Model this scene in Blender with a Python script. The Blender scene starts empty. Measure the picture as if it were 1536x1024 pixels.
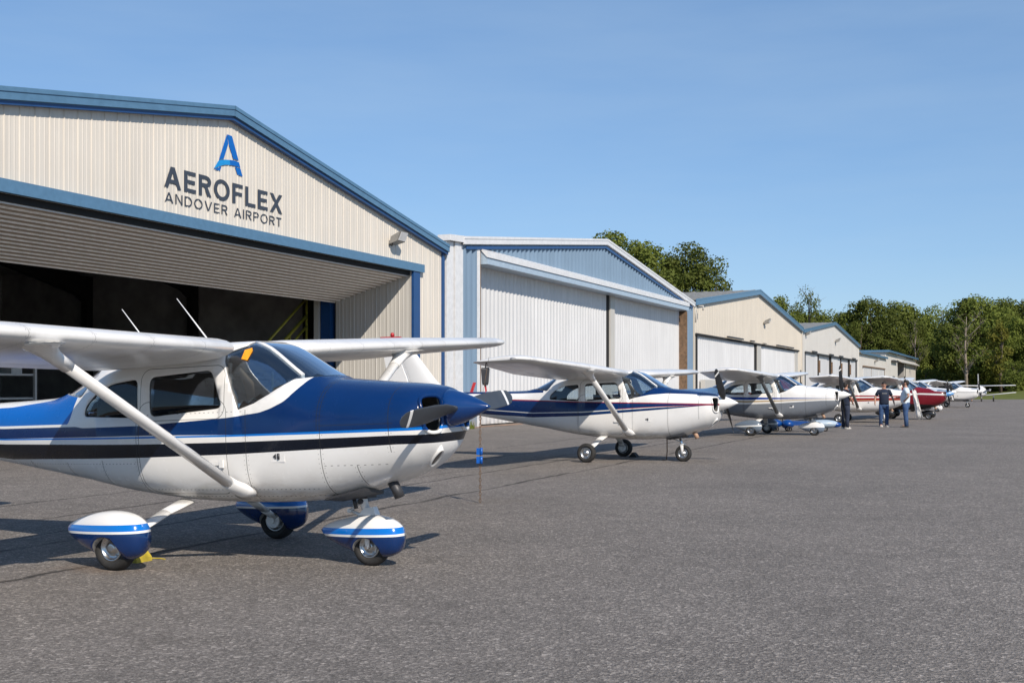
import bpy, bmesh, math, random
from mathutils import Vector, Matrix, noise
R = math.radians
scn = bpy.context.scene
COL = scn.collection

# ------------------------------------------------------------------ helpers
class MB:
    """collects vertices / faces and links them as one mesh object"""
    def __init__(s): s.v = []; s.f = []; s.m = []; s.sm = []
    def add(s, vs, fs, m=0, smooth=False):
        o = len(s.v); s.v += [tuple(v) for v in vs]
        for f in fs:
            s.f.append(tuple(i + o for i in f)); s.m.append(m); s.sm.append(smooth)
    def box(s, a, b, m=0):
        (x0, y0, z0), (x1, y1, z1) = a, b
        if x0 > x1: x0, x1 = x1, x0
        if y0 > y1: y0, y1 = y1, y0
        if z0 > z1: z0, z1 = z1, z0
        s.add([(x0,y0,z0),(x1,y0,z0),(x1,y1,z0),(x0,y1,z0),(x0,y0,z1),(x1,y0,z1),(x1,y1,z1),(x0,y1,z1)],
              [(0,3,2,1),(4,5,6,7),(0,1,5,4),(1,2,6,5),(2,3,7,6),(3,0,4,7)], m)
    def loft(s, rings, m=0, caps=True, smooth=True, closed=True):
        n = len(rings[0]); vs = [p for r in rings for p in r]; fs = []
        for i in range(len(rings) - 1):
            for j in range(n if closed else n - 1):
                k = (j + 1) % n
                fs.append((i*n+j, i*n+k, (i+1)*n+k, (i+1)*n+j))
        s.add(vs, fs, m, smooth)
        if caps:
            o = len(s.v) - len(vs)
            s.f.append(tuple(o + j for j in reversed(range(n)))); s.m.append(m); s.sm.append(False)
            s.f.append(tuple(o + (len(rings)-1)*n + j for j in range(n))); s.m.append(m); s.sm.append(False)
    def tube(s, pts, rad, n=10, m=0, smooth=True, caps=True):
        pts = [Vector(p) for p in pts]
        rads = rad if isinstance(rad, list) else [rad] * len(pts)
        rings = []; ref = None
        for i, p in enumerate(pts):
            d = (pts[min(i+1, len(pts)-1)] - pts[max(i-1, 0)]).normalized()
            if ref is None: ref = Vector((0,0,1)) if abs(d.z) < .9 else Vector((1,0,0))
            u = d.cross(ref).normalized(); w = u.cross(d).normalized(); ref = w
            r = rads[i]; ru, rw = r if isinstance(r, (tuple, list)) else (r, r)
            rings.append([p + u*ru*math.cos(2*math.pi*k/n) + w*rw*math.sin(2*math.pi*k/n) for k in range(n)])
        s.loft(rings, m, caps, smooth)
    def lathe(s, prof, o, axis, n=32, m=0, smooth=True, caps=True):
        o = Vector(o); a = Vector(axis).normalized()
        ref = Vector((0,0,1)) if abs(a.z) < .9 else Vector((1,0,0))
        u = a.cross(ref).normalized(); w = u.cross(a).normalized()
        rings = [[o + a*h + (u*math.cos(2*math.pi*k/n) + w*math.sin(2*math.pi*k/n))*r for k in range(n)] for r, h in prof]
        s.loft(rings, m, caps, smooth)
    def prism(s, poly, e0, e1, f, m=0):
        """polygon (a,b) extruded from e0 to e1; f(a,b,e) -> point"""
        n = len(poly)
        s.add([f(a, b, e0) for a, b in poly] + [f(a, b, e1) for a, b in poly],
              [tuple(reversed(range(n))), tuple(range(n, 2*n))] + [(i, (i+1) % n, n+(i+1) % n, n+i) for i in range(n)], m)
    def ell(s, c, r, m=0, nu=16, nv=10, rot=None):
        c = Vector(c); rings = []
        for i in range(nv + 1):
            t = -math.pi/2 + math.pi*i/nv
            t = max(-math.pi/2+.02, min(math.pi/2-.02, t))
            ring = []
            for k in range(nu):
                q = Vector((r[0]*math.cos(t)*math.cos(2*math.pi*k/nu), r[1]*math.cos(t)*math.sin(2*math.pi*k/nu), r[2]*math.sin(t)))
                if rot: q = rot @ q
                ring.append(c + q)
            rings.append(ring)
        s.loft(rings, m)
    def mesh(s, name, mats=(), fix=True):
        me = bpy.data.meshes.new(name); me.from_pydata(s.v, [], s.f); me.update()
        for i, p in enumerate(me.polygons): p.material_index = s.m[i]; p.use_smooth = s.sm[i]
        for m in mats: me.materials.append(m)
        if fix:
            bm = bmesh.new(); bm.from_mesh(me); bmesh.ops.recalc_face_normals(bm, faces=bm.faces[:]); bm.to_mesh(me); bm.free()
        return me
    def build(s, name, mats, parent=None, fix=True, label=None):
        if not isinstance(mats, (list, tuple)): mats = [mats]
        return link(name, s.mesh(name, mats, fix), parent, label)

def link(name, me, parent=None, label=None):
    o = bpy.data.objects.new(name, me); COL.objects.link(o)
    if parent: o.parent = parent
    if label: o['label'] = label
    return o
def tag(o, label, cat, group=None, kind=None):
    if label: o['label'] = label
    if cat: o['category'] = cat
    if group: o['group'] = group
    if kind: o['kind'] = kind
    return o
def empty(name, loc, rz=0, label=None, cat=None, group=None):
    o = bpy.data.objects.new(name, None); COL.objects.link(o)
    o.location = loc; o.rotation_euler = (0, 0, rz); o.empty_display_size = .3
    return tag(o, label, cat, group)
def copy_tree(o, parent=None):
    c = o.copy(); COL.objects.link(c)
    if parent: c.parent = parent
    for ch in [x for x in bpy.data.objects if x.parent == o]:
        copy_tree(ch, c)
    return c
def evalmesh(o):
    bpy.context.view_layer.update()
    dg = bpy.context.evaluated_depsgraph_get()
    return bpy.data.meshes.new_from_object(o.evaluated_get(dg))
def boolean(a, b, op='DIFFERENCE'):
    oa = bpy.data.objects.new('tmp_a', a); ob = bpy.data.objects.new('tmp_b', b)
    COL.objects.link(oa); COL.objects.link(ob)
    md = oa.modifiers.new('b', 'BOOLEAN'); md.operation = op; md.solver = 'EXACT'; md.object = ob
    me = evalmesh(oa)
    bpy.data.objects.remove(oa); bpy.data.objects.remove(ob)
    return me
def lerp_tab(tab, s):
    """monotone cubic-ish interpolation of rows (s, a, b, ...)"""
    if s <= tab[0][0]: return tab[0][1:]
    if s >= tab[-1][0]: return tab[-1][1:]
    for i in range(len(tab)-1):
        if tab[i][0] <= s <= tab[i+1][0]: break
    p0, p1, p2, p3 = tab[max(i-1, 0)], tab[i], tab[i+1], tab[min(i+2, len(tab)-1)]
    h = p2[0]-p1[0]; t = (s-p1[0])/h; out = []
    for k in range(1, len(p1)):
        m1 = (p2[k]-p0[k])/(p2[0]-p0[0]) if p2[0] != p0[0] else 0
        m2 = (p3[k]-p1[k])/(p3[0]-p1[0]) if p3[0] != p1[0] else 0
        d = (p2[k]-p1[k])/h
        if d == 0: m1 = m2 = 0
        else:
            m1 = 0 if m1/d < 0 else min(m1/d, 3)*d
            m2 = 0 if m2/d < 0 else min(m2/d, 3)*d
        t2, t3 = t*t, t*t*t
        out.append((2*t3-3*t2+1)*p1[k]+(t3-2*t2+t)*h*m1+(-2*t3+3*t2)*p2[k]+(t3-t2)*h*m2)
    return out

# ------------------------------------------------------------------ materials
class NT:
    def __init__(s, name):
        s.mat = bpy.data.materials.new(name); s.mat.use_nodes = True
        s.t = s.mat.node_tree; s.n = s.t.nodes; s.l = s.t.links
        s.b = s.n['Principled BSDF']; s.out = s.n['Material Output']
    def node(s, typ, **kw):
        n = s.n.new(typ)
        for k, v in kw.items(): setattr(n, k, v)
        return n
    def put(s, sock, v):
        if hasattr(v, 'is_linked') or hasattr(v, 'links'): s.l.new(v, sock)
        else: sock.default_value = v
    def math(s, op, a, b=None, c=None, clamp=False):
        n = s.node('ShaderNodeMath', operation=op); n.use_clamp = clamp
        s.put(n.inputs[0], a)
        if b is not None: s.put(n.inputs[1], b)
        if c is not None: s.put(n.inputs[2], c)
        return n.outputs[0]
    def mix(s, fac, a, b, typ='MIX'):
        n = s.node('ShaderNodeMix', data_type='RGBA', blend_type=typ)
        s.put(n.inputs[0], fac)
        s.put(n.inputs[6], a if hasattr(a, 'links') else (*a, 1)); s.put(n.inputs[7], b if hasattr(b, 'links') else (*b, 1))
        return n.outputs[2]
    def coord(s, which='Object'):
        return s.node('ShaderNodeTexCoord').outputs[which]
    def sep(s, v):
        n = s.node('ShaderNodeSeparateXYZ'); s.l.new(v, n.inputs[0]); return n.outputs
    def noise(s, vec, scale, detail=3, rough=.55, out=0):
        n = s.node('ShaderNodeTexNoise'); s.l.new(vec, n.inputs['Vector'])
        n.inputs['Scale'].default_value = scale; n.inputs['Detail'].default_value = detail; n.inputs['Roughness'].default_value = rough
        return n.outputs[out]
    def ramp(s, v, stops):
        n = s.node('ShaderNodeValToRGB'); s.l.new(v, n.inputs[0]); e = n.color_ramp.elements
        while len(e) < len(stops): e.new(.5)
        for el, (p, c) in zip(e, stops): el.position = p; el.color = (*c, 1) if len(c) == 3 else c
        return n.outputs[0]
    def rng(s, v, a, b, c, d):
        n = s.node('ShaderNodeMapRange'); s.l.new(v, n.inputs[0])
        for i, x in enumerate((a, b, c, d)): n.inputs[1+i].default_value = x
        return n.outputs[0]
    def scalev(s, v, k):
        n = s.node('ShaderNodeVectorMath', operation='MULTIPLY'); s.l.new(v, n.inputs[0]); n.inputs[1].default_value = k; return n.outputs[0]
    def curve(s, x, pts):
        """piecewise linear function of a 0..1 value"""
        n = s.node('ShaderNodeFloatCurve'); s.l.new(x, n.inputs['Value'])
        c = n.mapping.curves[0]
        c.points[0].location = pts[0]; c.points[1].location = pts[-1]
        for p in pts[1:-1]: c.points.new(*p)
        for p in c.points: p.handle_type = 'VECTOR'
        n.mapping.update(); return n.outputs[0]
    def bump(s, h, strength, dist=.01):
        n = s.node('ShaderNodeBump'); n.inputs['Strength'].default_value = strength; n.inputs['Distance'].default_value = dist
        s.l.new(h, n.inputs['Height']); s.l.new(n.outputs[0], s.b.inputs['Normal'])
    def set(s, **kw):
        for k, v in kw.items():
            s.put(s.b.inputs[k.replace('_', ' ')], v if not (isinstance(v, tuple) and len(v) == 3) else (*v, 1))
        return s.mat

def simple(name, col, rough=.5, metal=0, coat=0, var=.12, scale=6, bump=0, bscale=40):
    m = NT(name); o = m.coord()
    nz = m.noise(o, scale, 4)
    f = m.rng(nz, .3, .7, 1-var, 1+var)
    c = m.mix(1, col, m.node('ShaderNodeCombineColor').outputs[0], 'MULTIPLY')
    cc = c.node.inputs[7].links[0].from_node
    for i in range(3): m.l.new(f, cc.inputs[i])
    m.set(Base_Color=c, Roughness=m.rng(nz, .3, .7, max(rough-.06, 0), min(rough+.06, 1)), Metallic=metal, Coat_Weight=coat, Coat_Roughness=.08)
    if bump: m.bump(m.noise(o, bscale, 3), bump, .005)
    return m.mat

def wallmetal(name, col, rough=.45, streak=.14, dirt=.16, metal=0):
    """painted sheet metal with faint vertical streaks and splash dirt near the ground"""
    m = NT(name); o = m.coord()
    st = m.noise(m.scalev(o, (6, 6, .25)), 1.0, 4)
    big = m.noise(o, .35, 3)
    f = m.math('MULTIPLY', m.rng(st, .3, .7, 1-streak, 1+streak*.4), m.rng(big, .3, .7, .95, 1.04))
    cc = m.node('ShaderNodeCombineColor')
    for i in range(3): m.l.new(f, cc.inputs[i])
    c = m.mix(1, col, cc.outputs[0], 'MULTIPLY')
    z = m.sep(o)[2]
    d = m.math('MULTIPLY', m.rng(z, 0, 1.2, 1, 0), m.rng(m.noise(o, 1.5, 4), .35, .7, 0, 1), clamp=True)
    c = m.mix(m.math('MULTIPLY', d, dirt*4), c, (.25, .2, .15))
    m.set(Base_Color=c, Roughness=rough, Specular_IOR_Level=.4, Metallic=metal)
    m.bump(m.noise(o, 1.3, 2), .06, .02)
    return m.mat

def paint(name, base, stripes, seams=(), rrects=(), rough=.2, coat=.12, hlines=(), rivets=True):
    """aircraft paint: stripes are (colour, lower curve, upper curve) in station s (aft of the spinner tip) and height z"""
    m = NT(name); o = m.coord(); x, y, z = m.sep(o)
    s = m.math('SUBTRACT', 2.9, x)
    sn = m.math('DIVIDE', s, 10.0); zn = m.math('DIVIDE', z, 4.0)
    col = m.mix(0, base, base)
    for c, lo, hi in stripes:
        a = m.math('GREATER_THAN', zn, m.curve(sn, [(p/10, q/4) for p, q in lo]))
        b = m.math('LESS_THAN', zn, m.curve(sn, [(p/10, q/4) for p, q in hi]))
        rg = m.math('MULTIPLY', m.math('GREATER_THAN', s, lo[0][0]), m.math('LESS_THAN', s, lo[-1][0]))
        col = m.mix(m.math('MULTIPLY', m.math('MULTIPLY', a, b), rg), col, c)
    line = None
    for s0, z0, z1 in seams:
        d = m.math('ABSOLUTE', m.math('SUBTRACT', s, s0))
        k = m.math('MULTIPLY', m.math('LESS_THAN', d, .0035), m.math('MULTIPLY', m.math('GREATER_THAN', z, z0), m.math('LESS_THAN', z, z1)))
        k = m.math('MULTIPLY', k, .75)
        if rivets:
            d2 = m.math('ABSOLUTE', m.math('SUBTRACT', d, .022))
            fz = m.math('ABSOLUTE', m.math('SUBTRACT', m.math('FRACT', m.math('DIVIDE', z, .04)), .5))
            rv = m.math('MULTIPLY', m.math('LESS_THAN', d2, .004), m.math('LESS_THAN', fz, .1))
            rv = m.math('MULTIPLY', rv, m.math('MULTIPLY', m.math('GREATER_THAN', z, z0), m.math('LESS_THAN', z, z1)))
            k = m.math('MAXIMUM', k, m.math('MULTIPLY', rv, .45))
        line = k if line is None else m.math('MAXIMUM', line, k)
    for z0, sa, sb, dash in hlines:
        k = m.math('MULTIPLY', m.math('LESS_THAN', m.math('ABSOLUTE', m.math('SUBTRACT', z, z0)), .0028), m.math('MULTIPLY', m.math('GREATER_THAN', s, sa), m.math('LESS_THAN', s, sb)))
        if dash: k = m.math('MULTIPLY', k, m.math('LESS_THAN', m.math('FRACT', m.math('DIVIDE', s, dash)), .35))
        line = m.math('MAXIMUM', line, m.math('MULTIPLY', k, .7))
    for sc, zc, hs, hz, r in rrects:
        dx = m.math('MAXIMUM', m.math('SUBTRACT', m.math('ABSOLUTE', m.math('SUBTRACT', s, sc)), hs-r), 0)
        dz = m.math('MAXIMUM', m.math('SUBTRACT', m.math('ABSOLUTE', m.math('SUBTRACT', z, zc)), hz-r), 0)
        L = m.math('SQRT', m.math('ADD', m.math('MULTIPLY', dx, dx), m.math('MULTIPLY', dz, dz)))
        k = m.math('MULTIPLY', m.math('LESS_THAN', m.math('ABSOLUTE', m.math('SUBTRACT', L, r)), .003), .8)
        line = k if line is None else m.math('MAXIMUM', line, k)
    dirt = m.rng(m.noise(o, 3.0, 5, .65), .45, .75, 0, .16)
    col = m.mix(dirt, col, (.6, .55, .48), 'MULTIPLY')
    low = m.math('MULTIPLY', m.rng(z, .45, .75, 1, 0), m.rng(m.noise(m.scalev(o, (2, 6, 6)), 2.0, 5, .7), .42, .68, 0, .75), clamp=True)
    col = m.mix(low, col, (.4, .34, .28), 'MULTIPLY')
    if line is not None: col = m.mix(line, col, (.02, .02, .02))
    nz = m.noise(o, 9, 3)
    m.set(Base_Color=col, Roughness=m.rng(nz, .3, .7, rough-.05, rough+.1), Coat_Weight=coat, Coat_Roughness=.06, Specular_IOR_Level=.36)
    m.bump(m.noise(o, 2.6, 2), .09, .02)
    return m.mat

def wingpaint(name, col, rough=.35):
    m = NT(name); o = m.coord(); x, y, z = m.sep(o)
    f = m.math('ABSOLUTE', m.math('SUBTRACT', m.math('FRACT', m.math('DIVIDE', y, .62)), .5))
    ln = m.math('LESS_THAN', f, .006)
    fx = m.math('ABSOLUTE', m.math('SUBTRACT', m.math('FRACT', m.math('DIVIDE', x, .045)), .5))
    rv = m.math('MULTIPLY', m.math('LESS_THAN', m.math('ABSOLUTE', m.math('SUBTRACT', f, .03)), .006), m.math('LESS_THAN', fx, .12))
    d = m.rng(m.noise(m.scalev(o, (1, 3, 1)), 2.0, 5, .7), .45, .8, 0, .3)
    c = m.mix(d, col, (.35, .31, .26))
    c = m.mix(m.math('MULTIPLY', m.math('MAXIMUM', ln, rv), .5), c, (.2, .2, .2))
    m.set(Base_Color=c, Roughness=rough, Coat_Weight=.3, Coat_Roughness=.15)
    m.bump(m.noise(m.scalev(o, (1, 2.2, 1)), 2.2, 2), .12, .02)
    return m.mat

def glass(name, tint=(.75, .82, .85), refl=1.0):
    m = NT(name); m.n.remove(m.b)
    tr = m.node('ShaderNodeBsdfTransparent'); tr.inputs[0].default_value = (*tint, 1)
    gl = m.node('ShaderNodeBsdfGlossy'); gl.inputs['Roughness'].default_value = .02; gl.inputs[0].default_value = (.95, .97, 1, 1)
    fr = m.node('ShaderNodeFresnel'); fr.inputs[0].default_value = 1.52
    mx = m.node('ShaderNodeMixShader')
    m.l.new(m.math('MULTIPLY', fr.outputs[0], refl, clamp=True), mx.inputs[0])
    m.l.new(tr.outputs[0], mx.inputs[1]); m.l.new(gl.outputs[0], mx.inputs[2]); m.l.new(mx.outputs[0], m.out.inputs[0])
    return m.mat

WHITE = (.80, .79, .77)
M = {}
M['white'] = simple('white_paint', WHITE, .28, coat=.5, var=.05)
M['wing'] = wingpaint('wing_white_paint', (.74, .73, .71), .28)
M['trim_dark'] = simple('dark_rubber', (.018, .018, .018), .75, var=.3, scale=20, bump=.2)
M['tyre'] = simple('tyre_rubber', (.022, .021, .02), .8, var=.35, scale=15, bump=.25)
M['metal'] = simple('bare_metal', (.55, .55, .55), .3, 1, var=.15)
M['chrome'] = simple('polished_steel', (.75, .75, .75), .12, 1, var=.05)
M['darkmetal'] = simple('dark_metal', (.06, .06, .065), .5, .4)
M['blade'] = simple('propeller_grey', (.05, .058, .07), .45, .1, var=.15)
M['inner'] = simple('cabin_lining', (.24, .235, .225), .8)
M['black'] = simple('matt_black', (.012, .012, .012), .7)
M['seat'] = simple('seat_fabric', (.11, .12, .15), .9, scale=30)
M['tan'] = simple('tan_leather', (.42, .26, .17), .6, scale=12)
M['red'] = simple('red_paint', (.42, .02, .025), .4, coat=.2)
M['orange'] = simple('orange_sticker', (.85, .33, .01), .5)
M['yellow'] = simple('yellow_paint', (.40, .31, .03), .6, var=.3)
M['blade_dark'] = simple('propeller_black', (.018, .02, .024), .4, .1, var=.15)
M['tug_blue'] = simple('tug_blue', (.0, .05, .24), .35, coat=.3)
M['royal'] = simple('royal_blue_paint', (.0, .09, .42), .25, coat=.5)
M['navy'] = simple('navy_paint', (.006, .02, .085), .25, coat=.5)
M['silverp'] = simple('silver_paint', (.5, .5, .52), .35, .5)
M['glass'] = glass('cabin_glass', (.80, .84, .86), 1.0)
M['windshield'] = glass('windshield_glass', (.76, .83, .87), 3.6)
M['darkglass'] = simple('headlamp_reflector', (.22, .22, .22), .12, .8)
M['lens'] = glass('lamp_glass', (.9, .9, .9), 1.2)
# ------------------------------------------------------------------ high-wing aeroplane
# plane-local axes: +x forward, -y starboard, origin on the ground between the main wheels.  s = metres aft of the spinner tip
def P(s, l, z): return (2.9 - s, -l, z)
FUS = [ # s, z bottom, z top, half width, z of widest point, n upper, n lower, taper of upper half
 (.335, .97, 1.37, .28, 1.19, 2.3, 2.3, 0), (.36, .90, 1.405, .36, 1.18, 2.4, 2.3, 0), (.42, .83, 1.43, .42, 1.17, 2.5, 2.4, 0), (.55, .73, 1.455, .475, 1.15, 2.5, 2.5, 0),
 (.85, .61, 1.485, .52, 1.12, 2.5, 2.7, 0), (1.3, .50, 1.53, .55, 1.08, 2.6, 3.0, 0), (1.42, .485, 1.548, .555, 1.07, 2.6, 3.1, .0),
 (1.6, .47, 1.645, .56, 1.06, 2.6, 3.2, .02), (1.8, .46, 1.765, .565, 1.05, 2.8, 3.3, .06), (2.0, .455, 1.868, .565, 1.05, 3.4, 3.3, .10), (2.2, .455, 1.91, .565, 1.05, 4.4, 3.3, .12),
 (2.6, .465, 1.915, .565, 1.05, 4.8, 3.3, .12), (3.0, .49, 1.915, .56, 1.05, 4.8, 3.3, .12), (3.6, .56, 1.89, .545, 1.08, 4.2, 3.1, .12), (3.9, .61, 1.81, .52, 1.10, 3.4, 3.0, .12),
 (4.2, .66, 1.66, .475, 1.13, 2.9, 2.8, .1), (4.5, .70, 1.53, .43, 1.15, 2.6, 2.6, .05), (4.75, .74, 1.485, .395, 1.16, 2.4, 2.5, 0), (5.5, .855, 1.465, .30, 1.19, 2.3, 2.4, 0),
 (6.5, 1.0, 1.45, .19, 1.25, 2.2, 2.2, 0), (7.4, 1.11, 1.43, .11, 1.28, 2.1, 2.1, 0), (8.0, 1.2, 1.40, .045, 1.31, 2, 2, 0)]
def fus_ring(s, n=72, inset=0):
    zb, zt, w, zc, nu, nl, tk = lerp_tab(FUS, s); r = []
    for k in range(n):
        th = 2*math.pi*k/n; c, d = math.cos(th), math.sin(th)
        e = nu if d >= 0 else nl
        x = (w-inset)*math.copysign(abs(c)**(2/e), c)
        v = math.copysign(abs(d)**(2/e), d)
        if v > 0: x *= 1 - tk*v**1.3
        z = zc + v*((zt-zc-inset) if v >= 0 else (zc-zb-inset))
        r.append(P(s, x, z))
    return r
def fus_loft(mb, inset=0, m=0, s0=.335, s1=8.0):
    st = []; s = s0
    while s < s1 - 1e-6:
        st.append(s); s += .03 if s < .6 else (.055 if s < 4.8 else .25)
    st.append(s1)
    mb.loft([fus_ring(q, inset=inset) for q in st], m)
def rounded(poly, r=.07, k=5):
    out = []; n = len(poly)
    for i in range(n):
        a, b, c = (Vector(poly[i-1]), Vector(poly[i]), Vector(poly[(i+1) % n]))
        u, v = (a-b), (c-b); q = min(r, u.length*.45, v.length*.45)
        p0, p1 = b + u.normalized()*q, b + v.normalized()*q
        for j in range(k+1):
            t = j/k; out.append(tuple(p0*(1-t)**2 + b*2*t*(1-t) + p1*t*t))
    return out
WIN = {'door_window': rounded([(2.31,1.32),(3.13,1.265),(3.15,1.625),(2.44,1.66)], .07),
       'rear_window': rounded([(3.275,1.26),(3.97,1.29),(3.96,1.38),(3.83,1.50),(3.6,1.585),(3.295,1.615)], .06)}
WSH = [(2.14,1.30),(1.97,1.35),(1.83,1.42),(1.71,1.495),(1.63,1.545),(1.46,1.562),(1.25,1.75),(1.7,2.0),(2.16,2.0),(2.16,1.86),(2.33,1.80),(2.315,1.73)]
RWG = rounded([(4.06,1.47),(4.52,1.53),(4.7,1.62),(4.3,1.95),(3.84,1.95),(3.83,1.76)], .04)
def inside(s, l, z):
    zb, zt, w, zc, nu, nl, tk = lerp_tab(FUS, s)
    if z >= zc:
        v = (z-zc)/(zt-zc)
        return v < 1 and abs(l/(w*(1-tk*v**1.3)))**nu + v**nu <= 1
    v = (zc-z)/(zc-zb); return v < 1 and abs(l/w)**nl + v**nl <= 1
def surf_s(l, z):
    a, c = .335, 1.3
    for _ in range(30):
        m = (a+c)/2
        if inside(m, l, z): c = m
        else: a = m
    return c
def surf_z(s, l):
    zb, zt, w, zc = lerp_tab(FUS, s)[:4]; a, c = zc, zt
    for _ in range(30):
        m = (a+c)/2
        if inside(s, l, m): a = m
        else: c = m
    return a
def surf_l(s, z):
    a, c = 0, .7
    for _ in range(30):
        m = (a+c)/2
        if inside(s, m, z): a = m
        else: c = m
    return a
INL, INZ, INW, INH = .285, 1.20, .112, .15
sv = lambda a, b, e: P(a, e, b)

def make_shell():
    mb = MB(); fus_loft(mb, 0, 0); outer = mb.mesh('o')
    mb2 = MB(); fus_loft(mb2, .022, 1, .36, 7.9); inner = mb2.mesh('i')
    inner.flip_normals()
    bm = bmesh.new(); bm.from_mesh(outer); bm.from_mesh(inner)
    me = bpy.data.meshes.new('shell'); bm.to_mesh(me); bm.free()
    no = len(outer.polygons)
    for i, p in enumerate(me.polygons): p.material_index = 0 if i < no else 1; p.use_smooth = True
    for m in (M['white'], M['inner']): me.materials.append(m)
    cut = MB()
    for w in WIN.values(): cut.prism(w, -1, 1, sv, 1)
    cut.prism(WSH, -1, 1, sv, 1)
    cut.prism(RWG, -1, 1, sv, 1)
    cm = cut.mesh('c', [M['white'], M['inner']])
    me = boolean(me, cm)
    # two cooling inlets beside the spinner, each a rounded slot
    cut = MB()
    for sg in (-1, 1):
        rings = []
        for s in (.1, .42, .8):
            rings.append([P(s, sg*INL + INW*math.copysign(abs(math.cos(a))**.7, math.cos(a)), INZ + INH*math.copysign(abs(math.sin(a))**.7, math.sin(a))) for a in [2*math.pi*k/24 for k in range(24)]])
        cut.loft(rings, 1)
    cm = cut.mesh('c2', [M['white'], M['inner']])
    return boolean(me, cm)
def pane(poly, lo, hi):
    mb = MB(); fus_loft(mb, .006, 0); a = mb.mesh('a')
    mb = MB(); fus_loft(mb, .013, 0, .36, 7.9); b = mb.mesh('b'); b.flip_normals()
    bm = bmesh.new(); bm.from_mesh(a); bm.from_mesh(b); me = bpy.data.meshes.new('g'); bm.to_mesh(me); bm.free()
    for p in me.polygons: p.use_smooth = True
    c = MB(); c.prism(poly, lo, hi, sv, 0)
    return boolean(me, c.mesh('c'), 'INTERSECT')

def foil(n=14, x0=0, x1=1, t=.12, cm=.02):
    """closed outline of an airfoil between chord fractions x0 and x1: upper from back to front, then lower"""
    up, lo = [], []
    for i in range(n+1):
        x = x0 + (x1-x0)*(1-math.cos(math.pi*i/n))/2 if x0 == 0 else x0 + (x1-x0)*i/n
        y = 5*t*(.2969*math.sqrt(max(x, 0))-.126*x-.3516*x*x+.2843*x**3-.1015*x**4)
        c = cm/.16*(.8*x-x*x) if x < .4 else cm/.36*(.2+.8*x-x*x)
        up.append((x, c+y)); lo.append((x, c-y+.000))
    return list(reversed(up)) + lo[1:] if x0 == 0 else list(reversed(up)) + lo
WING = [(0, 2.14, 1.64, 1.825, .13, .125), (2.75, 2.14, 1.64, 1.915, .13, .125), (5.2, 2.27, 1.16, 1.995, .12, .055)]
def wing_at(l):
    for a, b in zip(WING, WING[1:]):
        if l <= b[0] or b is WING[-1]:
            t = (l-a[0])/(b[0]-a[0]); return [a[i]+(b[i]-a[i])*t for i in range(1, 6)]
def wing_sec(l, sg, x0, x1, shrink=1, drop=0, n=14):
    s, c, z, t, inc = wing_at(l); r = []
    for x, y in foil(n, x0, x1, t):
        xx = .5+(x-.5)*(1 if shrink == 1 else .5+.5*shrink)
        r.append(P(s + xx*c, sg*l, z + y*c*shrink - inc*x + drop))
    return r
def make_wing(sg):
    mb = MB(); full = [.56, .60]; cut = [.602, 1.5, 2.75, 4, 4.95]; tip = [4.952, 5.1, 5.22]
    mb.loft([wing_sec(.455, sg, .0, 1, .35), wing_sec(.48, sg, 0, 1, .75), wing_sec(.52, sg, 0, 1, .93)] + [wing_sec(l, sg, 0, 1) for l in full] + [wing_sec(l, sg, 0, .735) for l in cut] + [wing_sec(l, sg, 0, 1) for l in tip]
            + [wing_sec(5.34, sg, 0, 1, .86), wing_sec(5.43, sg, 0, 1, .6), wing_sec(5.47, sg, 0, 1, .25)])
    return mb.mesh('wing')
def make_flap(sg, l0, l1, drop=0):
    mb = MB(); mb.loft([wing_sec(l0+(l1-l0)*k/4, sg, .745, 1, drop=drop, n=6) for k in range(5)], smooth=False)
    return mb.mesh('flap')
def strut_pts(sg): return Vector(P(2.16, sg*.555, .60)), Vector(P(2.28, sg*2.60, 1.845))
def flat_tube(mb, a, b, fwd, w0, t0, w1, t1, n=14, m=0, k=2):
    """straight bar with a streamlined (elliptic) section, w along fwd"""
    a, b, fwd = Vector(a), Vector(b), Vector(fwd); d = (b-a).normalized()
    u = (fwd - d*fwd.dot(d)).normalized(); v = d.cross(u)
    rings = []
    for i in range(k+1):
        t = i/k; w, th = w0+(w1-w0)*t, t0+(t1-t0)*t
        rings.append([a+(b-a)*t + u*w/2*math.cos(2*math.pi*j/n) + v*th/2*math.sin(2*math.pi*j/n) for j in range(n)])
    mb.loft(rings, m)
def make_strut(sg):
    a, b = strut_pts(sg); mb = MB(); flat_tube(mb, a, b, (1,0,0), .13, .088, .12, .08)
    return mb.mesh('strut')
def make_cuff(sg, top):
    a, b = strut_pts(sg); d = (b-a).normalized(); mb = MB()
    if top:
        rr = [(-.12, .135, .095), (.0, .145, .10), (.08, .175, .12), (.15, .25, .17), (.20, .37, .24), (.235, .5, .30)]; p0 = b - d*.2
        for i, (h, w, t) in enumerate(rr): pass
        vp = d.cross(Vector((1, 0, 0))).normalized()
        if vp.y < 0: vp = -vp
        rings = []
        for i, (h, w, t) in enumerate(rr):
            q = max(0, min(1, i/4)); v = (vp*(1-q) + Vector((0, 1, 0))*q).normalized()
            rings.append([p0 + d*h*.9 + Vector((1, 0, 0))*(w/2*math.cos(2*math.pi*j/18)) + v*(t/2*math.sin(2*math.pi*j/18)) for j in range(18)])
    else:
        rr = [(.17, .15, .11), (.09, .165, .12), (.02, .20, .125), (-.05, .24, .12)]; p0 = a
        rings = [[p0 + d*h + Vector((w/2*math.cos(2*math.pi*j/18) + (.035 if h < .05 else 0), 0, t/2*math.sin(2*math.pi*j/18))) for j in range(18)] for h, w, t in rr]
    mb.loft(rings); return mb.mesh('cuff')
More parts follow.
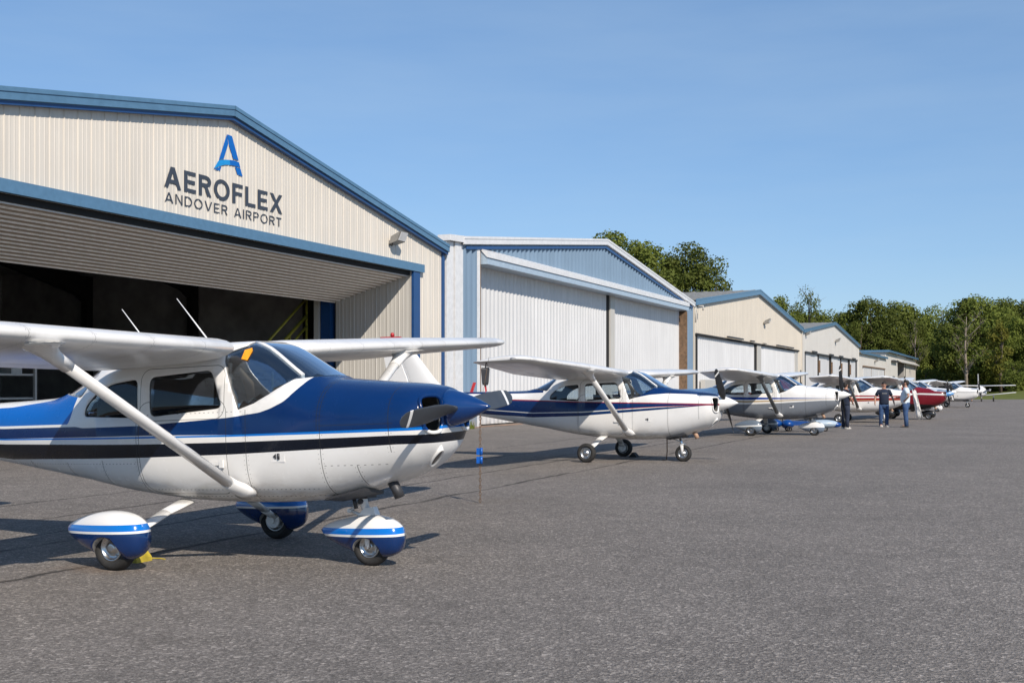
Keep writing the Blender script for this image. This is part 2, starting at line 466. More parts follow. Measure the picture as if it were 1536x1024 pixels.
def make_fin():
    mb = MB(); rows = []
    # height, LE s, TE(hinge) s, thickness
    for z, a, b, t in ((1.36, 6.1, 7.62, .05), (1.47, 6.35, 7.66, .06), (1.56, 6.85, 7.70, .085), (1.75, 7.06, 7.78, .085), (2.4, 7.62, 8.07, .065), (2.60, 7.80, 8.17, .055)):
        ring = []
        for k in range(16):
            th = 2*math.pi*k/16; x = (1-math.cos(th))/2
            ring.append(P(a+(b-a)*x, t*(math.sin(th))*(1-x*.55), z))
        rows.append(ring)
    mb.loft(rows); return mb.mesh('fin')
def make_fintip():
    mb = MB(); rows = []
    for z, a, b, t in ((2.602, 7.80, 8.52, .055), (2.70, 7.88, 8.56, .05), (2.75, 8.0, 8.56, .03)):
        rows.append([P(a+(b-a)*(1-math.cos(2*math.pi*k/16))/2, t*math.sin(2*math.pi*k/16)*(1-.55*(1-math.cos(2*math.pi*k/16))/2), z) for k in range(16)])
    mb.loft(rows); return mb.mesh('fintip')
def make_rudder():
    mb = MB(); rows = []
    for z, a, b, t in ((1.16, 8.03, 8.22, .03), (1.40, 7.70, 8.26, .04), (1.75, 7.80, 8.33, .042), (2.4, 8.085, 8.47, .032), (2.6, 8.18, 8.51, .026)):
        rows.append([P(a+(b-a)*x, q*t*(1-x*.8), z) for x, q in ((0,-1),(1,-1),(1,1),(0,1))])
    mb.loft(rows, smooth=False); return mb.mesh('rudder')
def make_stab(sg):
    mb = MB(); rows = []
    for l, a, b in ((.06, 7.0, 7.98), (1.0, 7.12, 7.92), (1.62, 7.22, 7.88), (1.72, 7.34, 7.82)):
        rows.append([P(a+(b-a)*x, sg*l, 1.33+y*(b-a)*.8) for x, y in foil(10, 0, 1, .1, 0)])
    mb.loft(rows); return mb.mesh('stab')
def make_spinner():
    mb = MB(); mb.lathe([(.001, 0), (.022, .03), (.06, .1), (.098, .18), (.128, .26), (.150, .33), (.160, .38), (.155, .40)], P(-.045, 0, 1.24), (-1, 0, 0), 40)
    return mb.mesh('spinner')
def make_blade(sg):
    """blade along l*sg, in a frame centred on the hub (x forward)"""
    mb = MB(); rows = []; mm = []
    tab = [(.08, .05, .05, 60), (.14, .065, .055, 55), (.2, .10, .04, 48), (.32, .135, .028, 38), (.5, .145, .02, 30), (.7, .135, .014, 24), (.80, .125, .011, 21), (.801, .125, .011, 21), (.84, .118, .010, 20), (.841, .118, .010, 20), (.90, .10, .008, 19), (.94, .06, .006, 18), (.955, .02, .004, 18)]
    for r, c, t, ang in tab:
        a = R(ang*1.12); c *= 1.22; rows.append([(sg*0 + (c/2*math.cos(q)*math.sin(a) - t/2*math.sin(q)*math.cos(a)), -sg*r*1.07, sg*(c/2*math.cos(q)*math.cos(a)) + t/2*math.sin(q)*math.sin(a)*sg) for q in [2*math.pi*k/16 for k in range(16)]])
    mb.loft(rows)
    for i in range(len(mb.f)):
        k = min(i//16, len(tab)-2)
        mb.m[i] = 1 if tab[k][0] in (.801, .80) and i < 16*(len(tab)-1) else 0
    return mb.mesh('blade', [M['blade'], M['white']])
def tyre_mesh(r, w):
    mb = MB(); pr = []
    for k in range(21):
        a = -math.pi*.86 + math.pi*1.72*k/20
        pr.append((r - .235*r + .235*r*math.cos(a), w/2*math.copysign(abs(math.sin(a))**.8, math.sin(a))))
    mb.lathe(pr + [(r*.53, w*.2), (r*.53, -w*.2), pr[0]], (0, 0, 0), (0, 1, 0), 40, caps=False)
    # shallow circumferential grooves
    return mb.mesh('tyre')
def rim_mesh(r, w):
    mb = MB()
    for sg in (-1, 1):
        mb.lathe([(r*.60, sg*w*.16), (r*.60, sg*w*.36), (r*.55, sg*w*.40), (r*.50, sg*w*.36), (r*.46, sg*w*.2), (r*.24, sg*w*.24), (r*.22, sg*w*.42), (r*.13, sg*w*.44), (.001, sg*w*.44)], (0, 0, 0), (0, 1, 0), 28, caps=False)
        for k in range(6):
            a = 2*math.pi*k/6; mb.lathe([(r*.04, sg*w*.2), (r*.04, sg*w*.29), (.001, sg*w*.3)], (r*.35*math.cos(a), 0, r*.35*math.sin(a)), (0, 1, 0), 8, caps=False)
    return mb.mesh('rim')
def pants_mesh(L, front, zt, zb, hw, wheel_z, arch):
    """wheel fairing around the origin's wheel; x forward"""
    mb = MB(); rows = []
    for k in range(25):
        t = k/24; x = front - L*t
        # teardrop: blunt nose, long tail
        e = max(math.sin(math.pi*min(1, t**.62))**.62, .0) if 0 < t < 1 else 0
        e = max(e, .02)
        zc = .5*(zt+zb)*(1) ; zc = zb + (zt-zb)*(.46 + .10*t)
        h = (zt-zb)/2*e; w = hw*e
        rows.append([(x, w*math.copysign(abs(math.cos(a))**.85, math.cos(a)), zc + h*math.copysign(abs(math.sin(a))**.9, math.sin(a))) for a in [2*math.pi*j/28 for j in range(28)]])
    mb.loft(rows)
    cut = MB(); cut.lathe([(arch, -.5), (arch, .5)], (0, 0, wheel_z-.06), (0, 1, 0), 40, m=1)
    me = boolean(mb.mesh('p', [M['white'], M['inner']]), cut.mesh('c', [M['white'], M['inner']]))
    return me
def leg_main(sg, pants):
    mb = MB(); a, b = Vector(P(2.80, sg*.36, .53)), Vector(P(2.9, sg*1.07, .235))
    pts = [a, a.lerp(b, .35) + Vector((0, 0, .02)), a.lerp(b, .75) + Vector((0,0,.012)), b]
    for i in range(3):
        w = (.2, .15, .125, .11)
        flat_tube(mb, pts[i], pts[i+1], (1,0,0), w[i], .05, w[i+1], .045, k=1)
    mb.lathe([(.032, 0), (.032, .12)], P(2.9, sg*1.03, .2), (0, -sg, 0), 12)
    mb.lathe([(.08, 0), (.08, .02)], P(2.9, sg*1.06, .2), (0, -sg, 0), 16)
    return mb.mesh('leg')
def leg_nose():
    mb = MB()
    mb.tube([P(1.235, 0, .66), P(1.185, 0, .50)], .038, 14, 0)     # outer cylinder
    mb.tube([P(1.20, 0, .54), P(1.135, 0, .27)], .027, 14, 1)    # chrome piston
    # scissor link, aft
    mb.tube([P(1.22, 0, .57), P(1.34, 0, .475)], .015, 8, 0); mb.tube([P(1.34, 0, .475), P(1.17, 0, .42)], .015, 8, 0)
    mb.tube([P(1.21, -.06, .565), P(1.21, .06, .565)], .024, 10, 2); mb.tube([P(1.34, -.03, .475), P(1.34, .03, .475)], .02, 10, 0)
    mb.box(P(1.12, -.075, .63), P(1.30, .075, .595), 2)
    mb.tube([P(1.27, .06, .60), P(1.25, .05, .50)], .018, 8, 2)
    # fork
    for sg in (-1, 1): flat_tube(mb, P(1.14, sg*.062, .36), P(1.12, sg*.075, .165), (1,0,0), .07, .018, .045, .018, m=0)
    mb.box(P(1.095, -.075, .355), P(1.185, .075, .38), 0)
    mb.tube([P(1.12, -.1, .165), P(1.12, .1, .165)], .014, 8, 1)
    return mb.mesh('leg')
def make_cabin():
    """seats, panel and control wheels as one mesh"""
    mb = MB()
    for l in (-.26, .26):
        for s, lean in ((2.75, .16), (3.6, .1)):
            w = .2
            mb.loft([[P(s+.0, l-w, .80), P(s-.48, l-w, .84), P(s-.48, l+w, .84), P(s, l+w, .80)], [P(s, l-w, .93), P(s-.46, l-w, .96), P(s-.46, l+w, .96), P(s, l+w, .93)]], 0, smooth=False)
            mb.loft([[P(s-.03, l-w, .9), P(s+.09, l-w, .9), P(s+.09, l+w, .9), P(s-.03, l+w, .9)],
                     [P(s+lean-.04, l-w, 1.27-.06*(s > 3)), P(s+lean+.06, l-w, 1.27-.06*(s > 3)), P(s+lean+.06, l+w, 1.27-.06*(s > 3)), P(s+lean-.04, l+w, 1.27-.06*(s > 3))],
                     [P(s+lean+.02, l-w*.7, 1.40-.1*(s > 3)), P(s+lean+.09, l-w*.7, 1.40-.1*(s > 3)), P(s+lean+.09, l+w*.7, 1.40-.1*(s > 3)), P(s+lean+.02, l+w*.7, 1.40-.1*(s > 3))]], 0, smooth=False)
    # instrument panel with a rounded glare shield
    mb.prism([(1.5, 1.0), (1.85, 1.0), (1.87, 1.30), (1.80, 1.37), (1.55, 1.42)], -.42, .42, sv, 1)
    for l in (-.26, .26):
        mb.tube([P(1.84, l, 1.2), P(2.0, l, 1.22)], .014, 8, 1)
        mb.tube([P(1.98, l-.13, 1.28), P(1.99, l-.12, 1.2), P(1.99, l, 1.19), P(1.99, l+.12, 1.2), P(1.98, l+.13, 1.28)], .016, 8, 1)
    mb.box(P(1.5, -.4, .70), P(3.5, .4, .74), 1)
    mb.box(P(4.1, -.33, .85), P(4.14, .33, 1.28), 1)
    # leather-coloured trim along the inner door posts
    for sg in (-1, 1):
        mb.tube([P(2.215, sg*.495, 1.36), P(2.275, sg*.465, 1.55), P(2.335, sg*.42, 1.70)], .022, 8, 2)
        mb.box(P(2.02, sg*.40, 1.40), P(2.10, sg*.44, 1.62), 2) if False else None
    mb.tube([P(2.10, .40, 1.36), P(2.12, .40, 1.52), P(2.22, .40, 1.66)], [.03, .045, .02], 8, 2)
    return mb.mesh('cabin', [M['seat'], M['black'], M['tan']])

_cache = {}
def part(name, key, fn, mats, parent, label=None):
    """an object that shares a cached mesh but carries its own materials"""
    if key not in _cache: _cache[key] = fn()
    me = _cache[key]
    if not isinstance(mats, (list, tuple)): mats = [mats]
    while len(me.materials) < len(mats): me.materials.append(mats[len(me.materials)])
    o = link(name, me, parent, label)
    for i, m in enumerate(mats):
        o.material_slots[i].link = 'OBJECT'; o.material_slots[i].material = m
    return o

def aircraft(name, label, N, phi, tilt, dz, C, prop=0, pants=False, whip=True, far=False, dx=0, gx=0, roll=0, fz=1, group='high-wing aeroplanes parked on the apron'):
    h = Vector((math.cos(phi), -math.sin(phi), 0))
    loc = Vector((N[0], N[1], 0)) - h*1.78
    t = empty(name, loc, -phi, label, 'airplane', group)
    ox = 0.0
    def air(nm, key, fn, mats, lab=None):
        o = part(nm, key, fn, mats, t, lab); o.rotation_euler = (roll, -tilt, 0); o.location = (dx, roll*0, dz); return o
    f = air('fuselage', 'fus', make_shell, [C['body'], M['inner']])
    part('windshield', 'wsh', lambda: pane(WSH, -1, 1), M['windshield'], f)
    part('rear_windshield', 'rwg', lambda: pane(RWG, -1, 1), M['windshield'], f)
    for k, w in WIN.items():
        for sg in (-1, 1):
            lo, hi = (.05, 1) if sg > 0 else (-1, -.05)
            part('window', k+str(sg), lambda: pane(w, lo, hi), M['glass'], f)
            def frame():
                mb = MB()
                pts = []
                for a, b in rounded([tuple(Vector(q)) for q in w], 0.0, 1)[::1]:
                    zb, zt, hw, zc, nu, nl, tk = lerp_tab(FUS, a); v = max(0, (b-zc)/(zt-zc))
                    x = hw*(max(0, 1-v**nu))**(1/nu)*(1-tk*v**1.3)
                    pts.append(P(a, sg*(x+.001), b))
                mb.tube(pts + [pts[0]], .011, 6, 0, caps=False); return mb.mesh('frame')
            part('window_frame', k+'f'+str(sg), frame, C.get('frame', M['white']), f)
    part('cabin_interior', 'cab', make_cabin, [M['seat'], M['black'], M['tan']], f)
    def post():
        mb = MB(); pts = []
        for q in range(7): s = 1.60+.56*q/6; l = .32-.11*q/6; pts.append(P(s, l, surf_z(s, l)-.004))
        mb.tube(pts, (.022, .012), 8); return mb.mesh('post')
    part('windshield_post', 'wpost', post, M['white'], f)
    # chin landing light
    def lamp():
        mb = MB(); c = Vector(P(surf_s(.13, .835), .13, .835)); nrm = Vector((.64, -.22, -.74)).normalized(); up = Vector((.62, -.25, .75)); up = (up - nrm*up.dot(nrm)).normalized(); sd = nrm.cross(up)
        ringf = lambda a, b, d: [c + nrm*d + up*a*math.cos(q) + sd*b*math.sin(q) for q in [2*math.pi*k/24 for k in range(24)]]
        mb.loft([ringf(.125, .055, -.03), ringf(.108, .044, .018), ringf(.10, .038, .022), ringf(.090, .030, .010)], 0, caps=True)
        mb.loft([ringf(.089, .029, .011), ringf(.07, .022, .014), ringf(.04, .012, .016)], 1, caps=True)
        return mb.mesh('lamp')
    part('landing_light', 'lamp', lamp, [C.get('belly', M['white']), M['darkglass']], f)
    for sg in (-1, 1):
        def lip():
            mb = MB(); pts = []
            for k in range(29):
                a = 2*math.pi*k/28; l = INL + (INW+.004)*math.copysign(abs(math.cos(a))**.7, math.cos(a)); z = INZ + (INH+.004)*math.copysign(abs(math.sin(a))**.7, math.sin(a))
                pts.append(P(surf_s(l, z)-.006, sg*l, z))
            mb.tube(pts, .017, 8, caps=False); return mb.mesh('lip')
        part('inlet_lip', 'lip%d' % sg, lip, C['body'], f)
    if pants and not far:
        def sticker():
            mb = MB(); o_ = .006
            mb.loft([[P(s, l, surf_z(s, l)+h) for s, l in ((2.15, .455), (2.15, .40), (2.10, .36), (2.08, .38), (2.09, .45))] for h in (.004, .008)], smooth=False); return mb.mesh('sticker')
        part('sticker', 'stk', sticker, M['orange'], f)
        def badge():
            mb = MB(); l = surf_l(3.09, 1.14)
            for s, z, w, h, m in ((3.11, 1.14, .03, .055, 0), (3.075, 1.15, .012, .04, 0), (3.05, 1.15, .014, .045, 1), (3.13, 1.125, .015, .03, 0)): mb.box(P(s-w/2, l-.02, z-h/2), P(s+w/2, l+.004, z+h/2), m)
            return mb.mesh('badge')
        part('badge', 'bdg', badge, [M['tan'], M['silverp']], f)
    def exhaust():
        mb = MB(); mb.tube([P(.86, .16, .66), P(.80, .17, .57), P(.77, .17, .50)], .045, 14); return mb.mesh('exh')
    part('exhaust_pipe', 'exh', exhaust, M['darkmetal'] if not far else M['tan'], f)
    def cowlflap():
        mb = MB(); mb.loft([[P(1.0, .05, .548), P(1.38, .08, .478), P(1.38, .38, .515), P(1.0, .36, .60)], [P(1.0, .05, .52), P(1.40, .08, .455), P(1.40, .38, .495), P(1.0, .36, .575)]], smooth=False); return mb.mesh('cf')
    part('cowl_flap', 'cf', cowlflap, M['darkmetal'], f)
    for sg in (-1, 1):
        def handle():
            mb = MB(); mb.box(P(2.30, sg*.566, .80), P(2.34, sg*.585, .87)); mb.box(P(2.34, sg*.566, .822), P(2.46, sg*.578, .85)); return mb.mesh('handle')
        part('door_handle', 'hnd'+str(sg), handle, C.get('belly', M['white']), f)
    def vent():
        mb = MB(); mb.box(P(1.66, .550, .84), P(1.80, .560, .94), 0); mb.tube([P(1.72, .562, .865), P(1.72, .562, .915)], .012, 8, 1); mb.prism([(1.745,.868),(1.775,.89),(1.745,.912)], .560, .568, sv, 1); return mb.mesh('vent')
    part('air_vent', 'vent', vent, [C.get('belly', M['white']), M['darkmetal']], f)
    if whip:
        for k, (s, l) in enumerate(((2.79, .05), (3.56, .0))):
            def ant():
                mb = MB(); mb.tube([P(s, l, 1.90), P(s+(.40, .36)[k], l, (2.37, 2.32)[k])], [.008, .004], 8); mb.lathe([(.03, 0), (.02, .02), (.001, .022)], P(s, l, 1.91), (0, 0, 1), 10); return mb.mesh('ant')
            part('antenna', 'ant%d' % k, ant, M['white'], f)
    for sg in (-1, 1):
        w = air('wing', 'wing%d' % sg, lambda: make_wing(sg), C['wing'])
        part('flap', 'flap%d' % sg, lambda: make_flap(sg, .62, 2.72), C['wing'], w)
        part('aileron', 'ail%d' % sg, lambda: make_flap(sg, 2.77, 4.94), C['wing'], w)
        def nav():
            mb = MB(); s0, c0, z0 = wing_at(5.3)[:3]; mb.ell(P(s0+.26, sg*5.46, z0), (.06, .03, .025)); return mb.mesh('nav')
        part('navigation_light', 'nav%d' % sg, nav, M['lens'], w)
        st = air('wing_strut', 'strut%d' % sg, lambda: make_strut(sg), C.get('strut', M['white']))
        part('strut_fairing', 'cufft%d' % sg, lambda: make_cuff(sg, True), C.get('strut', M['white']), st)
        part('strut_fairing', 'cuffb%d' % sg, lambda: make_cuff(sg, False), C.get('belly', M['white']), st)
        air('tailplane', 'stab%d' % sg, lambda: make_stab(sg), C['wing'])
    fin = air('fin', 'fin', make_fin, C.get('fin', M['white']))
    fin.scale = (1, 1, fz); fin.location.z += 1.4*(1-fz)
    part('rudder', 'rud', make_rudder, C.get('fin', M['white']), fin)
    part('fin_tip', 'fint', make_fintip, C.get('fintip', M['white']), fin)
    def beacon():
        mb = MB(); mb.lathe([(.025, 0), (.045, .01), (.05, .05), (.035, .085), (.001, .1)], P(8.22, 0, 2.752), (0, 0, 1), 14); return mb.mesh('beacon')
    part('beacon', 'bea', beacon, M['red'], fin)
    sp = air('spinner', 'spin', make_spinner, C['spinner'])
    for sg in (-1, 1):
        b = part('propeller_blade', 'bl%d' % sg, lambda: make_blade(sg), [M['blade_dark' if far else 'blade'], M['white']], sp)
        b.location = P(.235, 0, 1.24); b.rotation_euler = (prop, 0, 0)
    # landing gear
    for sg in (-1, 1):
        lg = part('landing_leg', 'leg%d' % sg, lambda: leg_main(sg, pants), C.get('leg', M['white']), t)
        lg.location.x = -gx; c = P(2.9, sg*1.15, .2)
        o = part('tyre', 'tyre', lambda: tyre_mesh(.2, .15), M['tyre'], lg); o.location = c
        o = part('wheel_rim', 'rim', lambda: rim_mesh(.2, .15), M['metal'], lg); o.location = c
        if pants:
            o = part('wheel_fairing', 'pants', lambda: pants_mesh(.90, .35, .515, .10, .155, .19, .168), [C['pants'], M['inner']], lg); o.location = (c[0], c[1], 0)
    ng = part('nose_leg', 'nleg', leg_nose, [C.get('leg', M['white']), M['chrome'], M['darkmetal']], t)
    c = P(1.12, 0, .175)
    o = part('tyre', 'ntyre', lambda: tyre_mesh(.175, .13), M['tyre'], ng); o.location = c
    o = part('wheel_rim', 'nrim', lambda: rim_mesh(.175, .13), M['metal'], ng); o.location = c
    if pants:
        o = part('wheel_fairing', 'npants', lambda: pants_mesh(.86, .33, .51, .145, .14, .23, .148), [C.get('npants', C['pants']), M['inner']], ng); o.location = (c[0], 0, -.06)
        def clamp():
            mb = MB(); mb.loft([[(.09+P(1.12,0,0)[0]-.03, -.04, .45), (.09+P(1.12,0,0)[0]-.03, .04, .45), (P(1.12,0,0)[0]-.12, .04, .44), (P(1.12,0,0)[0]-.12, -.04, .44)], [(P(1.12,0,0)[0]+.03, -.035, .52), (P(1.12,0,0)[0]+.03, .035, .52), (P(1.12,0,0)[0]-.06, .035, .51), (P(1.12,0,0)[0]-.06, -.035, .51)]], smooth=False); return mb.mesh('clamp')
        part('strut_clamp', 'clamp', clamp, M['white'], ng)
    return t

def fpaint(nm, base, tip, bands):
    """fin: slanted bands by height"""
    m = NT(nm); o = m.coord(); x, y, z = m.sep(o); c = m.mix(0, base, base)
    for col, z0, z1 in bands:
        k = m.math('MULTIPLY', m.math('GREATER_THAN', z, z0), m.math('LESS_THAN', z, z1)); c = m.mix(k, c, col)
    m.set(Base_Color=c, Roughness=.28, Coat_Weight=.5); return m.mat
def ppaint(nm, bands):
    """wheel fairing: bands by height, first is the base"""
    m = NT(nm); o = m.coord(); x, y, z = m.sep(o); c = m.mix(0, bands[0], bands[0])
    zz = m.math('ADD', z, m.math('MULTIPLY', x, -.05))
    for col, z0, z1 in bands[1:]:
        k = m.math('MULTIPLY', m.math('GREATER_THAN', zz, z0), m.math('LESS_THAN', zz, z1)); c = m.mix(k, c, col)
    m.set(Base_Color=c, Roughness=.2, Coat_Weight=.6, Coat_Roughness=.05); return m.mat

NAVY, ROYAL, SKYB, INK = (.001, .023, .108), (.0, .112, .44), (.0, .16, .58), (.003, .005, .012)
SEAMS = [(1.30, .4, 1.53), (2.06, .45, 1.30), (3.30, .45, 1.26), (.66, .9, 1.46)]
DOOR = [(2.77, .98, .50, .42, .12), (2.77, 1.465, .48, .235, .10)]
flat = lambda z, a=.3, b=8.05: [(a, z), (b, z)]
# --- first aeroplane
P1 = paint('paint_royal_blue_white', WHITE, [
    (NAVY, [(.3, 1.085), (2.2, 1.085), (3.2, 1.10), (4.25, 1.10), (5.2, 1.10), (8.05, 1.2)],
           [(.3, 1.7), (1.47, 1.7), (1.50, 1.57), (1.54, 1.49), (1.66, 1.36), (1.80, 1.30), (1.91, 1.27), (2.25, 1.235), (3.24, 1.19), (4.0, 1.185), (4.1, 1.20), (5.2, 1.20), (8.05, 1.27)]),
    (ROYAL, [(4.02, 1.78), (4.2, 1.225), (5.2, 1.225), (8.05, 1.29)], [(4.02, 2.2), (4.5, 2.2), (4.58, 1.465), (5.2, 1.41), (8.05, 1.38)]),
    (SKYB, [(.3, 1.075), (2.2, 1.068), (5.2, 1.085), (8.05, 1.185)], [(.3, 1.10), (2.2, 1.085), (5.2, 1.10), (8.05, 1.2)]),
    (INK, [(.3, .96), (.6, .965), (2.2, .915), (3.2, .90), (5.2, .89), (8.05, 1.1)], [(.3, 1.035), (.6, 1.04), (2.2, 1.02), (3.2, 1.02), (5.2, 1.045), (8.05, 1.15)]),
    ], SEAMS + [(.98, .62, .80), (3.75, .6, .88), (4.3, .66, .86), (4.9, .75, .88), (1.33, 1.1, 1.53)], DOOR, hlines=[(1.14, .62, 1.3, 0), (.80, .72, 1.28, .06), (.60, 1.4, 3.2, .045), (.845, 3.3, 5.4, .045), (.535, 1.4, 2.9, .045), (1.285, 2.1, 3.3, .05)])
aircraft('high_wing_plane', 'large blue-nosed white aeroplane with blue wheel fairings in the left foreground', (-1.23, 10.25), R(25), R(2.3), .05,
    dict(body=P1, wing=M['wing'], fin=M['white'], fintip=M['royal'], spinner=simple('spinner_blue', (.002, .034, .15), .22, coat=.6, var=.05),
         pants=ppaint('fairing_blue_white', [NAVY, (WHITE), ][:1] + [(WHITE, .40, 9), (SKYB, .345, .40), (WHITE, .325, .345)]), leg=M['white']), prop=R(4), pants=True, dx=.06, gx=.07, roll=R(1.0))
# --- second aeroplane: white with navy and red lines
RED = (.30, .012, .02)
def lines2(a, b, c, d, navy, red):
    return [(navy, [(.3, 1.185), (.5, 1.185), (1.5, 1.09), (3.2, .945), (4.4, .90), (5.6, .95), (8.05, 1.12)], [(.3, 1.21), (.5, 1.21), (1.5, 1.225), (3.2, 1.24), (4.4, 1.27), (5.6, 1.29), (8.05, 1.30)]),
            ((.7, .7, .68), [(.3, 1.193), (.5, 1.193), (1.5, 1.135), (3.2, 1.015), (4.4, .985), (8.05, 1.16)], [(.3, 1.197), (.5, 1.197), (1.5, 1.15), (3.2, 1.036), (4.4, 1.003), (8.05, 1.175)]),
            (red, [(.3, 1.205), (.5, 1.205), (1.5, 1.215), (3.2, 1.228), (4.4, 1.258), (5.6, 1.275), (8.05, 1.28)], [(.3, 1.222), (.5, 1.222), (1.5, 1.235), (3.2, 1.248), (4.4, 1.28), (5.6, 1.30), (8.05, 1.30)]),
            (red, [(.3, 1.187), (.5, 1.187), (1.5, 1.148), (2.4, 1.093), (2.41, 3)], [(.3, 1.199), (.5, 1.199), (1.5, 1.16), (2.4, 1.104), (2.41, 3)])]
P2 = paint('paint_white_navy_red', WHITE, lines2(0, 0, 0, 0, NAVY, RED) + [
    (NAVY, [(.3, 1.385), (.9, 1.42), (1.35, 1.43), (1.7, 1.40), (2.0, 1.34), (2.01, 3)], [(.3, 2), (1.47, 2), (1.6, 1.6), (1.75, 1.5), (1.98, 1.36), (2.01, 1.36)]),
    (NAVY, [(4.15, 1.44), (4.8, 1.42), (8.05, 1.385)], [(4.15, 1.5), (4.5, 1.56), (8.05, 1.6)])], SEAMS, DOOR)
FIN2 = fpaint('fin_white_navy_red', WHITE, None, [(NAVY, 2.42, 2.55), (WHITE, 2.55, 2.57), (RED, 2.57, 2.61)])
aircraft('high_wing_plane', 'white aeroplane with navy stripes and red lines, in front of the pale blue hangar', (3.6, 24.5), R(25), 0, 0,
    dict(body=P2, wing=M['wing'], fin=FIN2, fintip=M['red'], spinner=M['white'], leg=M['white']), prop=R(-41), whip=False, far=True, gx=-.05, roll=R(-.6))
# --- third: grey belly, blue and gold lines, grey fairings
GREY, GOLD, BLUE3 = (.19, .21, .24), (.42, .29, .14), (.01, .05, .28)
P3 = paint('paint_grey_white_blue', WHITE, [
    (GREY, [(.3, .0), (8.05, .0)], [(.3, 1.07), (.8, 1.07), (2.2, .99), (3.2, .96), (4.3, .97), (8.05, 1.2)]),
    ((.7, .7, .68), [(.3, 1.06), (.8, 1.06), (2.2, .98), (3.2, .95), (4.3, .96), (8.05, 1.19)], [(.3, 1.08), (.8, 1.08), (2.2, 1.01), (3.2, .985), (4.3, .99), (8.05, 1.21)]),
    (GOLD, [(.3, 1.10), (.8, 1.10), (2.2, 1.045), (3.2, 1.015), (8.05, 1.22)], [(.3, 1.105), (.8, 1.112), (2.2, 1.08), (3.2, 1.065), (8.05, 1.24)]),
    (BLUE3, [(.3, 1.13), (.8, 1.13), (2.2, 1.115), (3.2, 1.10), (8.05, 1.25)], [(.3, 1.135), (.8, 1.14), (2.2, 1.165), (3.2, 1.19), (4.3, 1.2), (8.05, 1.33)]),
    ((.10, .2, .36), [(4.0, 1.30), (4.3, 1.26), (8.05, 1.37)], [(3.9, 1.5), (4.4, 1.56), (8.05, 1.6)])], SEAMS, DOOR)
aircraft('high_wing_plane', 'white aeroplane with a grey belly, gold line and grey wheel fairings', (9.75, 37.6), R(25), R(.6), .05,
    dict(body=P3, wing=M['wing'], fin=M['white'], fintip=M['royal'], spinner=M['white'], leg=M['white'], strut=simple('strut_grey', (.12, .13, .14), .4, coat=.2),
         pants=ppaint('fairing_grey_white', [(.13, .165, .21), ((.7, .7, .68), .30, .345)]), npants=ppaint('fairing_white_grey', [(.15, .19, .25), (WHITE, .32, 9)])), prop=R(-64), pants=True, whip=False, far=True, fz=.45)
# --- fourth: dark red lines
P4 = paint('paint_white_darkred', WHITE, [
    (RED, [(.3, 1.15), (2.2, 1.14), (4.3, 1.15), (8.05, 1.28)], [(.3, 1.19), (2.2, 1.2), (4.3, 1.22), (8.05, 1.33)]),
    (RED, [(.3, .99), (2.2, .93), (4.3, .95), (8.05, 1.17)], [(.3, 1.10), (2.2, 1.08), (4.3, 1.08), (8.05, 1.24)]),
    (GOLD, [(.3, 1.01), (2.2, .975), (4.3, .99), (8.05, 1.19)], [(.3, 1.025), (2.2, 1.0), (4.3, 1.01), (8.05, 1.2)])], [], [])
aircraft('high_wing_plane', 'white aeroplane with dark red stripes, standing behind the two men in navy shirts', (16.3, 51.0), R(25), 0, 0,
    dict(body=P4, wing=M['wing'], fin=M['white'], fintip=M['red'], spinner=M['white'], leg=M['white'], strut=simple('strut_dull', (.2, .2, .2), .5)), prop=R(-50), whip=False, far=True, fz=.45)
# --- fifth: dark red over black
DRED = (.16, .008, .016)
P5 = paint('paint_darkred_black', DRED, [
    ((.012, .012, .014), [(.3, .0), (8.05, .0)], [(.3, .62), (1.0, .72), (2.2, .78), (4.3, .9), (8.05, 1.2)]),
    ((.62, .62, .60), [(.3, 1.16), (1.4, 1.20), (2.2, 1.2), (8.05, 1.26)], [(.3, 1.24), (1.4, 1.27), (2.2, 1.24), (8.05, 1.29)]),
    ((.5, .55, .6), [(.3, 1.33), (.8, 1.36), (1.1, 1.50)], [(.3, 2), (.8, 2), (1.1, 2)]),
    (WHITE, [(2.3, 1.3), (8.05, 1.4)], [(2.3, 3), (8.05, 3)])], [], [])
aircraft('high_wing_plane', 'dark red and black aeroplane with a pale blue spinner and black wheel fairings', (20.0, 56.0), R(25), 0, 0,
    dict(body=P5, wing=M['wing'], fin=M['red'], fintip=M['red'], frame=M['trim_dark'], belly=M['trim_dark'], spinner=simple('spinner_pale_blue', (.10, .30, .62), .3, coat=.4), leg=M['metal'],
         pants=simple('fairing_black', (.015, .015, .016), .3, coat=.4)), prop=R(-40), pants=True, whip=False, far=True, fz=.45)
# --- sixth: mostly hidden, white with white fairings
P6 = paint('paint_white_plain', WHITE, [((.1, .2, .38), [(.3, 1.0), (8.05, 1.2)], [(.3, 1.1), (8.05, 1.3)])], [], [])
aircraft('high_wing_plane', 'white aeroplane with white wheel fairings mostly hidden behind the dark red one', (26.6, 73.0), R(33), 0, 0,
    dict(body=P6, wing=M['wing'], fin=M['white'], spinner=M['white'], leg=M['white'], pants=M['white']), prop=R(-35), pants=True, whip=False, far=True, fz=.45)
# --- seventh: white with a thin dark line
P7 = paint('paint_white_dark_line', WHITE, [((.03, .03, .035), flat(1.14), flat(1.17)), ((.35, .35, .36), [(.3, 0), (8.05, 0)], [(.3, .62), (8.05, .95)])], [], [])
aircraft('high_wing_plane', 'small white aeroplane with a thin dark side line, near the grass at the far end', (34.6, 88.6), R(32), 0, 0,
    dict(body=P7, wing=M['wing'], fin=M['white'], spinner=M['white'], leg=M['metal'], strut=simple('strut_dark', (.08, .08, .09), .5)), prop=R(-45), whip=False, far=True, fz=.45)

